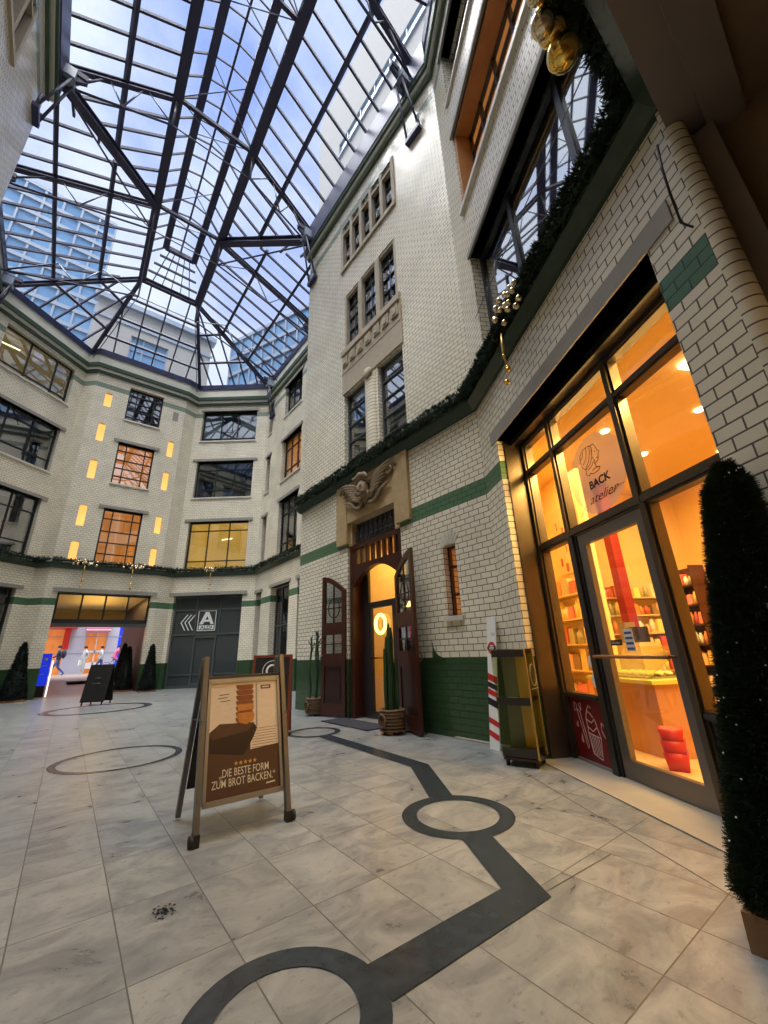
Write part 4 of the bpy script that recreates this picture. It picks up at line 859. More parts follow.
def panel(poly, sp=0.6, purl=(0.5,), bw=0.058, bh=0.09, pw=0.10):
    """glazed slope: first edge of poly is its eave"""
    P = [Vector(p) for p in poly]; e = (P[1]-P[0]).normalized(); nrm = Vector((0, 0, 0))
    for i in range(1, len(P)-1): nrm += (P[i]-P[0]).cross(P[i+1]-P[0])
    nrm.normalize()
    if nrm.z < 0: nrm = -nrm
    g = nrm.cross(e).normalized()
    q = [((p-P[0]).dot(e), (p-P[0]).dot(g)) for p in P]
    if sum(y for _, y in q) < 0: g = -g; q = [(x, -y) for x, y in q]
    m = MB(); m.poly(P); gl = RB(m, 'glass_slope', M['roofglass'])
    m = MB(); xs = [x for x, _ in q]; ys = [y for _, y in q]; W = max(xs)-min(xs); n = max(1, round(W/sp))
    for i in range(1, n):
        c = min(xs)+W*i/n+1e-4; r = clip_line(q, 0, c)
        if r: m.bar(P[0]+e*c+g*r[0]+nrm*0.03, P[0]+e*c+g*r[1]+nrm*0.03, bw, bh, up=nrm)
    hb = RB(m, 'glazing_bars', M['steel'], roof)
    for f in purl:
        c = max(ys)*f; r = clip_line(q, 1, c)
        if r: m = MB(); m.bar(P[0]+g*c+e*r[0]-nrm*0.05, P[0]+g*c+e*r[1]-nrm*0.05, pw, 0.12, up=nrm); RB(m, 'purlin', M['steel'])
r0, r1, r2, r3, r4, r5, r6, r7, r8, r9, r10, r11, r12, r13 = [RG(p) for p in RING]
VR, VL = rb4(12.6), rb1(12.6)      # where the valleys from the tower corners meet the ridge
N1, N2, Q1, Q2 = rb1(UF), rb4(UF), rb1(UN), rb4(UN)
panel([r1, r2, VR, Q2]); panel([r2, r3, VR], purl=()); panel([r3, r4, N2, VR], purl=(0.33, 0.66)); panel([r4, RG((3.84, 20.15)), N2], purl=(0.33, 0.66))
panel([RG((3.84, 20.15)), RG((-0.98, 20.15)), N1, N2], sp=0.75, purl=(0.25, 0.5, 0.75)); panel([RG((-0.98, 20.28)), r9, N1], purl=(0.33, 0.66))
panel([r9, r10, VL, N1], purl=(0.33, 0.66)); panel([r10, r11, VL], purl=()); panel([r11, r12, Q1, VL])
panel([r0, r1, Q2]); panel([r12, r13, Q1]); panel([r13, r0, Q2, Q1])
def beam(a, b, w, h, name='main_beam', off=0.0):
    m = MB(); a = Vector(a)-Vector((0, 0, off)); b = Vector(b)-Vector((0, 0, off))
    m.bar(a, b, w, 0.03); m.bar(a-Vector((0, 0, h)), b-Vector((0, 0, h)), w, 0.03); m.bar(a-Vector((0, 0, h/2)), b-Vector((0, 0, h/2)), w*0.35, h)
    return RB(m, name, M['steel'])
beam(Q1, N1, 0.27, 0.26, 'ridge_beam'); beam(Q2, N2, 0.27, 0.26, 'ridge_beam'); beam(N1, N2, 0.16, 0.2, 'ridge_beam'); beam(Q1, Q2, 0.16, 0.2, 'ridge_beam')
for a, b in ((r9, N1), (RG((-0.98, 20.2)), N1), (RG((3.84, 20.15)), N2), (r4, N2)): beam(a, b, 0.13, 0.16, 'hip_beam', 0.03)
for a, b in ((r2, VR), (r11, VL)): beam(a, b, 0.26, 0.22, 'valley_beam', 0.03)
for u in (3.7, 8.95): beam((4.55, u, 15.05), rb4(u), 0.13, 0.16, 'rafter_beam', 0.03); beam((-2.4, u, 15.05), rb1(u), 0.13, 0.16, 'rafter_beam', 0.03)
beam((6.75, 12.6, 15.05), VR, 0.12, 0.14, 'rafter_beam', 0.03); beam((-3.9, 12.6, 15.05), VL, 0.12, 0.14, 'rafter_beam', 0.03)
# raised lantern between the ridge beams
LZ2 = 17.65
def lt(v, u, z): return Vector((bx(v, u), u, z))
LE0, LE1 = 4.2, 14.9
for v in (0.62, 1.74): m = MB(); m.bar(lt(v, LE0, LZ2), lt(v, LE1, LZ2), 0.23, 0.24); RB(m, 'lantern_beam', M['steel'])
m = MB(); m.bar(lt(1.18, LE0, LZ2+0.15), lt(1.18, LE1, LZ2+0.15), 0.06, 0.1); RB(m, 'lantern_ridge', M['steel'])
for (a, b, za, zb) in ((0.04, 0.62, RZ, LZ2), (0.62, 1.18, LZ2, LZ2+0.15), (1.18, 1.74, LZ2+0.15, LZ2), (1.74, 2.30, LZ2, RZ)):
    m = MB(); m.poly([lt(a, LE0-(0.6 if za < LZ2 else 0), za), lt(b, LE0-(0.6 if zb < LZ2 else 0), zb), lt(b, LE1+(1.4 if zb < LZ2 else 0), zb), lt(a, LE1+(1.4 if za < LZ2 else 0), za)]); RB(m, 'lantern_glass', M['roofglass'])
    m = MB()
    for k in range(19): u = LE0+(LE1-LE0)*k/18; m.bar(lt(a, u, za), lt(b, u, zb), 0.035, 0.06)
    RB(m, 'lantern_bars', M['steel'])
m = MB(); m.poly([lt(0.62, LE1, LZ2), lt(1.74, LE1, LZ2), N2, N1]); RB(m, 'lantern_glass', M['roofglass'])
m = MB()
for k in range(5): f = k/4; m.bar(lt(0.62, LE1, LZ2).lerp(N1, f), lt(1.74, LE1, LZ2).lerp(N2, f), 0.07 if k else 0.15, 0.08 if k else 0.2)
for k in range(1, 6): f = k/6; m.bar(lt(0.62, LE1, LZ2).lerp(lt(1.74, LE1, LZ2), f), N1.lerp(N2, f), 0.03, 0.05)
RB(m, 'lantern_bars', M['steel'])
# cross rods inside the lantern
def rod(a, b, r=0.02, name='tie_rod', mt='rod'): m = MB(); m.tube([a, b], r, 6); RB(m, name, M[mt])
for u in (5.4, 8.95, 12.6):
    for du in (-1.1, 1.1):
        rod(rb1(u), lt(1.74, u+du, LZ2), 0.016); rod(rb4(u), lt(0.62, u+du, LZ2), 0.016)
    m = MB(); m.bar(lt(0.04, u, RZ-0.05), lt(2.30, u, RZ-0.05), 0.10, 0.12); RB(m, 'cross_beam', M['steel'])
# trusses below the rafters, wall brackets
def truss(e, rg, foot, drop=1.35):
    e = Vector(e); rg = Vector(rg); low = rg-Vector((0, 0, drop)); foot = Vector(foot)
    rod(foot, low, 0.032, 'bottom_chord', 'steel'); rod(rg, low, 0.035, 'king_post')
    for (f, g) in ((0.33, 0.40), (0.66, 0.72)):
        pass
    a1 = e.lerp(rg, 0.36); a2 = e.lerp(rg, 0.68); b1 = foot.lerp(low, 0.50)
    rod(foot.lerp(low, 0.04)+Vector((0, 0, 0.06)), a1, 0.03, 'strut', 'steel'); rod(a1, b1, 0.02, 'strut'); rod(b1, a2, 0.022, 'strut'); rod(a2, low, 0.02, 'strut')
    return low
for u in (3.7, 8.95):
    l1 = truss((-2.35, u, 15.0), rb1(u), (-2.2, u, 14.35)); l4 = truss((4.5, u, 15.0), rb4(u), (4.38, u, 14.35)); rod(l1, l4, 0.022)
l1 = truss((-3.9, 12.6, 15.0), rb1(12.6), (-3.8, 12.6, 14.35)); l4 = truss((6.7, 12.6, 15.0), rb4(12.6), (6.6, 12.6, 14.35)); rod(l1, l4, 0.022)
l1b = truss((-3.9, 16.3, 15.0), rb1(16.2), (-3.8, 16.3, 14.4), 1.2); l4b = truss((6.7, 16.3, 15.0), rb4(16.2), (6.6, 16.3, 14.4), 1.2); rod(l1b, l4b, 0.02); rod(l1, l1b, 0.014); rod(l4, l4b, 0.014)
rod((-2.2, 9.0, 14.35), l1, 0.03, 'bottom_chord', 'steel'); rod((4.38, 9.0, 14.35), l4, 0.03, 'bottom_chord', 'steel')
rod(l1b, (-0.9, 20.1, 14.6), 0.018); rod(l4b, (3.7, 20.0, 14.6), 0.018)
def bracket(x, y, nx, ny=0.0):
    o = Vector((x, y, 14.0)); w = thing('roof_bracket', o, BR[0].pop(0), 'bracket'); n = Vector((nx, ny, 0)).normalized(); t = Vector((-n.y, n.x, 0))
    def Q(a, b, z): return Vector((0, 0, z))+n*a+t*b
    m = MB(); m.bar(Q(0.03, -0.2, 0.95), Q(0.03, 0.2, 0.95), 0.06, 0.5); m.bar(Q(0.02, 0, 0.25), Q(0.60, 0, 0.72), 0.08, 0.20); m.bar(Q(0.0, 0, 0.78), Q(0.65, 0, 0.78), 0.14, 0.16)
    m.build('bracket_arm', M['steel'], w)
    m = MB(); m.bar(Q(0.30, -0.16, 0.55), Q(0.30, 0.16, 0.55), 0.30, 0.34); m.build('bearing_box', M['upmetal'], w)
    m = MB(); m.bar(Q(0.06, -0.24, -1.30), Q(0.06, 0.24, -1.30), 0.12, 0.12); m.build('wall_plate', M['ring'], w)
    for b in (-0.2, 0.2):
        m = MB(); m.tube([Q(0.06, b, -1.30), Q(0.42, b*0.5, 0.5)], 0.03, 6); st_ = m.build('strut', M['steel'], w)
        m = MB(); m.tube([Q(0.06, b, -1.30), Q(0.08, b*1.1, -0.9)], 0.035, 6); m.build('strut_foot', M['steel'], st_)
BR = [['steel roof bracket on right brick tower nearest the top right windows', 'steel roof bracket at the far edge of the right brick tower', 'steel roof bracket on left tower at top left of the picture', 'steel roof bracket at the near end of the left tower',
       'steel roof bracket in the right recess beyond the brick tower', 'steel roof bracket on the left recess wall', 'small steel roof bracket in the corner beside the far right wall', 'small steel roof bracket at the corner left of the far front']]
bracket(4.61, 3.95, -1); bracket(4.61, 8.85, -1); bracket(-2.45, 8.8, 1); bracket(-2.45, 3.9, 1); bracket(6.8, 12.6, -1); bracket(-3.95, 12.6, 1); bracket(6.8, 17.0, -1); bracket(-3.95, 17.0, 1)

# ------------------------------------------------------------------ buildings above and around
FU = Frame((4.4, 21.4), (-1.3, 21.4))
b_ = thing('building', (1.4, 21.2, 15), 'white upper storey with blue window seen through the far end of glass roof', 'building'); bo = Vector((1.4, 21.2, 15))
def BB(mb, n_, mt, par=None, o=None): return shift(mb, o or bo).build(n_, mt, par or b_)
w_ = wall('wall', FU, 14.0, 19.4, [(2.2, 4.0, 16.0, 17.7)], th=0.3, material=M['paint_up'], kind=None, parent=b_); w_.data.transform(Matrix.Translation(-bo))
m = MB(); m.fbox(FU, 2.2, 4.0, 0.12, 0.18, 16.0, 17.7); BB(m, 'window', M['upglass'])
m = MB(); [m.fbox(FU, a, a+0.06, 0.06, 0.12, 16.0, 17.7) for a in (2.2, 2.78, 3.36, 3.94)]; m.fbox(FU, 2.26, 3.94, 0.07, 0.11, 16.85, 16.9); m.fbox(FU, 2.0, 4.2, -0.08, 0.1, 15.86, 16.0); BB(m, 'window_frame', M['upmetal'])
m = MB(); m.fbox(FU, -0.2, 5.9, -0.2, 0.4, 19.3, 19.6); m.fbox(FU, -0.1, 5.8, -0.06, 0, 18.2, 18.35); BB(m, 'cornice', M['upmetal'])
# tall pale building beyond the right slope
FW = Frame((8.2, -4.0), (8.2, 15.4)); w2 = thing('building', (8.2, 6, 15), 'tall white building with strip windows seen through right side of glass roof', 'building'); o2 = Vector((8.2, 6, 15))
hs = [(7.0, 17.0, z, z+1.3) for z in (18.5, 22.0, 25.4, 28.8)]
ww = wall('wall', FW, 14.0, 36.0, hs, th=0.3, material=M['paint_up'], kind=None, parent=w2); ww.data.transform(Matrix.Translation(-o2))
for (a, b, z0, z1) in hs:
    m = MB(); m.fbox(FW, a, b, 0.10, 0.14, z0, z1); BB(m, 'window_strip', M['upglass'], w2, o2)
    m = MB(); [m.fbox(FW, a+k*1.3, a+k*1.3+0.08, 0.03, 0.10, z0, z1) for k in range(9)]; m.fbox(FW, a, b, -0.12, 0.0, z0-0.12, z0); BB(m, 'window_frame', M['upmetal'], w2, o2)
# glazed blocks left and right of the far end
def glazed_block(F, z0, z1, label, cols, rows):
    o = Vector(F(F.len/2, 0, z0)); w = thing('building', o, label, 'building')
    m = MB(); m.fbox(F, 0, F.len, 0.05, 0.4, z0, z1); BB(m, 'glazed_front', M['upglass'], w, o)
    m = MB()
    for i in range(cols+1): a = F.len*i/cols; m.fbox(F, a-0.05, a+0.05, -0.03, 0.05, z0, z1)
    for j in range(rows+1): z = z0+(z1-z0)*j/rows; m.fbox(F, 0, F.len, -0.05, 0.05, z-0.12, z+0.12)
    BB(m, 'facade_grid', M['upmetal'], w, o)
glazed_block(Frame((-1.5, 24.0), (-11.0, 24.0)), 14.5, 27.4, 'tall pale blue glazed block rising behind the roof at far left', 11, 12)
glazed_block(Frame((-6.8, 17.0), (-6.8, 9.0)), 14.5, 18.6, 'blue glazed block running along left side above the roof edge', 11, 4)
glazed_block(Frame((8.2, 14.6), (5.4, 20.8)), 14.5, 19.4, 'blue glazed storey to the right of the white upper storey', 8, 4)

# ------------------------------------------------------------------ floor inlay
m = MB()
def ringf(c, ro_, ri, n=48, z=0.004):
    for i in range(n):
        a, b = 2*math.pi*i/n, 2*math.pi*(i+1)/n
        m.poly([(c[0]+r*math.cos(t), c[1]+r*math.sin(t), z) for r, t in ((ri, a), (ro_, a), (ro_, b), (ri, b))])
ringf((0.84, 1.645), 0.355, 0.245); ringf((2.57, 2.43), 0.41, 0.30); ringf((3.48, 6.22), 0.42, 0.33); ringf((0.94, 6.66), 0.72, 0.64); ringf((1.30, 13.9), 1.25, 1.05)
def pathf(pts, w, z=0.0048):
    P = [Vector((p[0], p[1], 0)) for p in pts]; L = []; Rr = []
    for i, p in enumerate(P):
        a = (P[i]-P[i-1]).normalized() if i else (P[1]-P[0]).normalized(); b = (P[i+1]-P[i]).normalized() if i < len(P)-1 else a
        n1 = Vector((-a.y, a.x, 0)); n2 = Vector((-b.y, b.x, 0)); k = (n1+n2)/(1+n1.dot(n2)); L.append(p+k*w/2); Rr.append(p-k*w/2)
    for i in range(len(P)-1): m.poly([(q.x, q.y, z) for q in (Rr[i], Rr[i+1], L[i+1], L[i])])
pathf([(1.16, 1.57), (2.06, 1.53), (2.38, 2.10)], 0.20); pathf([(2.76, 2.78), (3.29, 3.60), (3.44, 5.83)], 0.20)
inl = m.build('floor_inlay', M['inlay'], None, 'structure')
m = MB(); m.fbox(FA, -0.1, 3.77, -0.40, -0.396, 0.0035, 0.0045); m.bar((2.14, 1.47, 0.0035), (2.75, 1.42, 0.0035), 0.004, 0.001)
m.build('floor_joints', mat('joint_dark', (0.14, 0.13, 0.12), 0.7), None, 'structure')
m = MB(); m.fbox(FA, 0.3, 3.3, -0.05, GD, 0.004, 0.010); m.fbox(FB, -0.05, 1.0, -0.06, 0.0, 0.0, 0.02); m.build('floor_threshold', M['kerb'], None, 'structure')
# soot stain
m = MB()
for k in range(60):
    a = rnd.gauss(0, 1); b = rnd.gauss(0, 1); c = (0.665+0.028*a, 2.62+0.035*b); r = rnd.uniform(0.003, 0.010)
    m.poly([(c[0]+r*math.cos(t)*rnd.uniform(0.6, 1), c[1]+r*math.sin(t), 0.0035) for t in [j*math.pi/3 for j in range(6)]])
o = m.build('soot_stain', M['black'], origin=(0.66, 2.62, 0.0035)); tag(o, 'black soot splatter on a pale floor slab near the front sign', 'stain', kind='stuff')

# ------------------------------------------------------------------ greenery
def tuft(m, p, n, L, w, spread=1.0):
    n = n.normalized()
    for _ in range(3):
        d = (n + Vector((rnd.gauss(0, 1), rnd.gauss(0, 1), rnd.gauss(0, 1)))*0.55*spread).normalized(); t = d.cross(Vector((rnd.random(), rnd.random(), rnd.random()))).normalized()*w
        l = L*rnd.uniform(0.6, 1.15)
        m.poly([p-t, p+t, p+d*l+t*0.3, p+d*l-t*0.3])
def garland(path, label, dens, r=0.12, z=5.0, w=0.006, L=0.07, off=0.14):
    P = [Vector((p[0], p[1], 0)) for p in path]; o = P[0].lerp(P[-1], 0.5)+Vector((0, 0, z)); m = MB()
    for a, b in zip(P, P[1:]):
        t = (b-a); ln = t.length; t.normalize(); n = Vector((-t.y, t.x, 0)); k = int(ln*dens)
        pts = [a+t*(ln*i/8)+n*off+Vector((0, 0, z+0.015*math.sin(i*2.1))) for i in range(9)]
        m.tube(pts, r*0.62, 7)
        for i in range(k):
            s = rnd.random()*ln; an = rnd.random()*2*math.pi; rr = r*rnd.uniform(0.5, 0.85)
            d = n*math.cos(an)+Vector((0, 0, 1))*math.sin(an); c = a+t*s+n*off+Vector((0, 0, z+0.015*math.sin(s*9)))+d*rr
            tuft(m, c, d+t*rnd.gauss(0, 0.5), L, w)
    ob = m.build('garland', M['foliage'], origin=o); tag(ob, label, 'garland')
garland([FA(-0.02, 0, 0)[:2], P1], 'thick fir garland on the cornice above the shop front', 900, 0.115, L=0.065, z=5.0, w=0.007)
garland([P1, P2], 'fir garland on the cornice over the sandstone portal', 420, 0.12, w=0.007, L=0.07)
garland([P3, P4], 'fir garland along the recessed wall behind the brick tower', 120, 0.09, w=0.010, L=0.08)
garland([P4, P5], 'fir garland above the ALDI shop window', 130, 0.09, w=0.012, L=0.08)
garland([P5, P6, P7, P8], 'fir garland over the far passage entrance', 130, 0.09, w=0.012, L=0.08)
garland([P8, P9], 'fir garland on the cornice of the far left wall', 120, 0.09, w=0.012, L=0.08)
garland([(1.2, 0.0), P0], 'fir garland overhead on the cornice of the near wall', 900, 0.13, L=0.07, w=0.007)

def cone_tree(c, h, r, label, dens, L=0.05, w=0.004, planter=None, bulbs=0, mt='foliage2', rt=0.10, curve=1.0, lean=(0, 0)):
    z0 = 0.0
    t = thing('cone_tree', (c[0], c[1], 0), label, 'artificial tree'); lx, ly = lean
    if planter:
        pw, ph = planter; z0 = ph
        m = MB(); m.box(-pw, pw, -pw, pw, 0.0, ph); m.build('planter', M['planter'], t); 
    m = MB(); prof = [(0, z0+0.0)] + [(r*(1-rt)*((1-f)**curve)+r*rt, z0+0.02+(h-z0)*f) for f in (0, 0.2, 0.4, 0.6, 0.8, 0.93)] + [(0.0, h)]
    m.lathe([(q*0.86, z) for q, z in prof], (0, 0, 0), 16)
    for i in range(dens):
        f = rnd.random()**1.25; rr = r*(1-rt)*((1-f)**curve)+r*rt
        if f > 0.93: rr *= (1-f)/0.07
        a = rnd.random()*2*math.pi; d = Vector((math.cos(a), math.sin(a), 0.15)); p = Vector((rr*0.88*math.cos(a), rr*0.88*math.sin(a), z0+0.02+(h-z0-0.02)*f))
        tuft(m, p, d, L, w)
    m.v = [(p[0]+lx*(p[2]-z0), p[1]+ly*(p[2]-z0), p[2]) for p in m.v]
    m.build('foliage', M[mt], t)
    if bulbs:
        bm_ = MB(); bm_.sphere((0, 0, 0), 0.0045, 6, 4); b0 = None
        for i in range(bulbs):
            f = rnd.random(); rr = (r*(1-rt)*((1-f)**curve)+r*rt)*1.06; a = rnd.uniform(R(110), R(290))
            if b0 is None: b0 = bm_.build('fairy_bulb', M['bulb'], t); b = b0
            else: b = b0.copy(); COL.objects.link(b); b.parent = t
            b.location = (rr*math.cos(a)+lx*(h-z0)*f, rr*math.sin(a)+ly*(h-z0)*f, z0+(h-z0)*f)
    return t
cone_tree((2.545, 0.51), 2.06, 0.27, 'tall slim dark fir cone in brown box at right edge of picture', 26000, L=0.055, w=0.0032, planter=(0.21, 0.13), bulbs=80, mt='foliage', rt=0.26, lean=(0.105, -0.071))
cone_tree((3.30, 19.42), 1.78, 0.34, 'dark cone tree in front of far brick pier right of the passage', 1500, L=0.07, w=0.012, planter=(0.30, 0.05))
cone_tree((-0.72, 19.5), 1.92, 0.42, 'dark cone tree by the pier left of the far passage', 1500, L=0.07, w=0.012, planter=(0.36, 0.06))
cone_tree((2.68, 20.9), 1.75, 0.34, 'dark cone tree just inside the far passage on its right side', 1200, L=0.07, w=0.012, planter=(0.30, 0.05))
cone_tree((2.66, 22.3), 1.95, 0.34, 'dark cone tree deeper in the far passage behind the first one', 1200, L=0.07, w=0.012, planter=(0.30, 0.30))

# bauble ornaments hanging on the garlands
def ornament(c, label, n, tail, sc=1.0, seed=1, br=0.026, spots=None, tails=None, gr=0.034):
    rr = random.Random(seed); t = thing('bauble_ornament', c, label, 'christmas ornament'); c = Vector(c)
    bm_ = MB(); bm_.sphere((0, 0, 0), br*sc, 16, 10); bm_.lathe([(br*0.3*sc, br*0.95*sc), (br*0.3*sc, br*1.2*sc), (0, br*1.2*sc)], (0, 0, 0), 8)
    m0 = None
    P = [Vector(p)-c for p in spots] if spots else [Vector((rr.uniform(-0.30, 0.30), rr.uniform(-0.10, -0.02), rr.uniform(-0.09, 0.06)))*sc for _ in range(n)]
    for p in P:
        if m0 is None: m0 = b = bm_.build('bauble', M['gold2'], t)
        else: b = m0.copy(); COL.objects.link(b); b.parent = t
        b.location = p
    T = [Vector(p)-c for p in tails] if tails else [Vector((0, -0.05, -0.1))*sc, Vector((-0.01, -0.05, -tail*0.5)), Vector((0.01, -0.05, -tail*0.8)), Vector((0, -0.05, -tail))]
    m = MB(); m.tube([T[0], T[0].lerp(T[1], 0.5), T[1], T[2]], [0.008*sc, 0.022*sc, 0.014*sc, 0.006*sc], 6); rb_ = m.build('ribbon', M['ribbon'], t)
    for k, p in enumerate((T[1], T[2].lerp(T[1], 0.2), T[2], T[3])):
        m = MB(); m.sphere((0, 0, 0), gr*sc*(0.6, 0.7, 0.95, 1.0)[k], 16, 10); b = m.build('gold_bauble', M['gold'], rb_); b.location = p
    return t
SP = [(1.685, 4.946), (1.77, 4.969), (1.703, 4.85), (1.66, 4.697), (1.892, 4.998), (2.005, 5.029), (1.862, 4.848), (1.71, 4.638), (2.11, 5.021), (2.062, 4.949), (1.876, 4.763), (2.159, 4.885), (2.225, 4.973), (1.994, 4.687), (1.80, 4.90), (1.95, 4.90)]
ornament(FA(1.95, -0.30, 4.88), 'cluster of gold baubles with hanging tail on garland above shop front', 16, 0.5, 1.0, 3, br=0.036, spots=[FA(a, -0.30-0.015*(k % 3), z) for k, (a, z) in enumerate(SP)], tails=[FA(2.13, -0.30, 4.66), FA(2.16, -0.30, 4.36), FA(2.108, -0.30, 4.126), FA(2.179, -0.30, 4.008)])
ornament((1.80, 0.32, 4.98), 'large gold baubles hanging at top of picture above camera', 3, 0.3, 1.0, 5, br=0.075, gr=0.10, spots=[(1.914, 0.32, 5.07), (1.70, 0.34, 4.80), (1.62, 0.30, 4.98)], tails=[(1.72, 0.32, 5.35), (1.76, 0.32, 5.00), (1.82, 0.32, 4.90), (1.876, 0.32, 4.711)])
for i, (v, lb) in enumerate(((2.15, 'right'), (0.5, 'left'))):
    ornament((v, 19.62, 4.96), 'white bauble swag with gold streamer at %s end over the far passage lintel' % lb, 22, 0.95, 1.3, 10+i, br=0.034)
q = FD(2.0, -0.24, 4.95); ornament(q, 'white bauble swag with gold streamer on garland above the ALDI sign', 18, 0.85, 1.2, 21, br=0.034)

# ------------------------------------------------------------------ A-board in front
def aboard(c, w, h, spread, rz, label, build):
    t = thing('a_board_sign', (c[0], c[1], 0), label, 'sign', rz=rz)
    build(t, w, h, spread); return t
def front_board(t, w, h, sp):
    # local x: width, y: depth (front at -sp/2); posts lean to the top
    for sx, nm in ((-1, 'front_post'), (1, 'front_post')):
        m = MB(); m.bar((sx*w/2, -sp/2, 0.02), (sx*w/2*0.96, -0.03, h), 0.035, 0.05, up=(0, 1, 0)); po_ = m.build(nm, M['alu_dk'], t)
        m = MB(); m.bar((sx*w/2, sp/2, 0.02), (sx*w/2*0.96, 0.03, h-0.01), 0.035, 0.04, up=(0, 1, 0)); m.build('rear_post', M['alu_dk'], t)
        m = MB(); m.lathe([(0, -0.012), (0.035, -0.012), (0.035, 0.012), (0, 0.012)], (sx*w/2+sx*0.03, -sp/2-0.01, 0.036), 16, ax=(1, 0, 0)); m.build('wheel', M['rubber'], po_)
        m = MB(); m.box(sx*w/2-0.022, sx*w/2+0.022, -sp/2-0.03, -sp/2+0.03, 0.0, 0.07); m.build('foot_cap', M['black'], po_)
        m = MB(); m.tube([(sx*w/2, -0.19, 0.72), (sx*w/2, 0.19, 0.70)], 0.006, 6); m.build('hinge_strap', M['rod'], t)
    # panels follow the lean
    def PF(side):
        y0 = -sp/2*side; y1 = -0.03*side
        def F(a, d, z): 
            f = (z)/h; y = y0+(y1-y0)*f
            return (a*(1-0.03*f), y-side*(-d), z)
        return F
    F = PF(1); zb, zt = 0.20, 0.985; W = w/2-0.03
    Fd = lambda a, d, z: F(a, d, z)
    m = MB(); m.prism([(-W, zb), (W, zb), (W, zt), (-W, zt)], Fd, 0.0, 0.02); m.build('backing_panel', M['brown'], t)
    m = MB(); e = 0.022
    for (a0, a1, z0, z1) in ((-W, W, zb-0.01, zb+e), (-W, W, zt-e, zt+0.01), (-W, -W+e, zb, zt), (W-e, W, zb, zt)): m.prism([(a0, z0), (a1, z0), (a1, z1), (a0, z1)], Fd, -0.012, 0.0)
    m.build('snap_frame', M['alu'], t)
    i0, i1, y0, y1 = -W+e, W-e, zb+e, zt-e; X = lambda f: i0+(i1-i0)*f; Y = lambda f: y0+(y1-y0)*f
    def pp(pts, d, nm, mt):
        m = MB(); m.prism([(X(a), Y(b)) for a, b in pts], Fd, -d, -d+0.0004); return m.build(nm, M[mt], PO[0] or t)
    PO = [None]; PO[0] = pp([(0, 0), (1, 0), (1, 1), (0, 1)], 0.001, 'poster', 'brown')
    pp([(0, 0.54), (1, 0.52), (1, 1), (0, 1)], 0.0016, 'poster_planks', 'plank')
    pp([(0.58, 0.36), (1, 0.38), (1, 0.54), (0.58, 0.54)], 0.0018, 'poster_slices', 'plank')
    pp([(0.0, 0.50), (0.14, 0.58), (0.62, 0.60), (0.68, 0.55), (0.62, 0.46), (0.48, 0.32), (0.02, 0.38)], 0.0022, 'poster_baking_tin', 'tin')
    pp([(0.0, 0.55), (0.14, 0.62), (0.64, 0.60), (0.55, 0.53), (0.05, 0.49)], 0.0024, 'poster_tin_rim', 'brown')
    # toast stack
    m1 = MB(); m2 = MB()
    for k in range(7):
        zc = 0.97-k*0.052; m1.prism([(X(a), Y(b)) for a, b in ((0.36, zc), (0.62, zc), (0.63, zc-0.03), (0.60, zc-0.05), (0.40, zc-0.05), (0.37, zc-0.03))], Fd, -0.0026-0.0002*k, -0.0022)
    m1.build('poster_toast_stack', M['crust'], PO[0])
    m2.prism([(X(a), Y(b)) for a, b in ((0.39, 0.70), (0.62, 0.70), (0.64, 0.67), (0.62, 0.62), (0.52, 0.59), (0.42, 0.61), (0.385, 0.66))], Fd, -0.0046, -0.0040)
    m2.prism([(X(a), Y(b)) for a, b in ((0.38, 0.78), (0.62, 0.78), (0.63, 0.75), (0.60, 0.72), (0.40, 0.72))], Fd, -0.0046, -0.0040); m2.build('poster_toast_face', M['crumb'], PO[0])
    m = MB()
    for k in range(8): z = 0.37+k*0.024; m.prism([(X(a), Y(b)) for a, b in ((0.60+0.02*(k % 2), z), (0.97, z), (0.97, z+0.004), (0.60, z+0.004))], Fd, -0.0024, -0.0020)
    m.build('poster_slice_lines', M['brown'], PO[0]); m = MB()
    for (a, b) in ((0.12, 0.88), (0.10, 0.85), (0.14, 0.82)): m.prism([(X(a), Y(b)), (X(a+0.14), Y(b+0.005)), (X(a+0.14), Y(b+0.012)), (X(a), Y(b+0.007))], Fd, -0.0024, -0.0020)
    m.build('poster_handwriting', M['brown'], PO[0])
    pp([(0.66, 0.56), (0.685, 0.56), (0.685, 0.98), (0.66, 0.98)], 0.0020, 'poster_post', 'alu')
    pp([(0.74, 0.915), (0.90, 0.915), (0.90, 0.955), (0.74, 0.955)], 0.0026, 'poster_logo', 'purple')
    pp([(0.62, 0.54), (0.66, 0.54), (0.66, 0.57), (0.62, 0.57)], 0.0026, 'poster_detail', 'tin')
    def TX(s, size, fa, fb, mt, bold=0.0, sx=1.0):
        text_mesh('poster_lettering', s, size, M[mt], PO[0], Fd, X(fa), Y(fb), -0.004, bold=bold, sx=sx)
    TX('„DIE BESTE FORM', 0.068, 0.50, 0.165, 'cream', 0.0004, 0.70); TX('ZUM BROT BACKEN.“', 0.068, 0.50, 0.085, 'cream', 0.0004, 0.70)
    pp([(0.80, 0.045), (0.93, 0.05), (0.93, 0.062), (0.80, 0.057)], 0.0024, 'poster_small_print', 'cream')
    for k in range(5):
        m = MB(); cx, cy = X(0.38+0.065*k), Y(0.262); m.prism([(cx+(0.016 if j % 2 == 0 else 0.007)*math.sin(j*math.pi/5), cy+(0.016 if j % 2 == 0 else 0.007)*math.cos(j*math.pi/5)) for j in range(10)], Fd, -0.003, -0.0026); m.build('poster_star', M['ribbon'], PO[0])
    pp([(0.765, 0.93), (0.87, 0.93), (0.87, 0.942), (0.765, 0.942)], 0.003, 'poster_logo_print', 'cream')
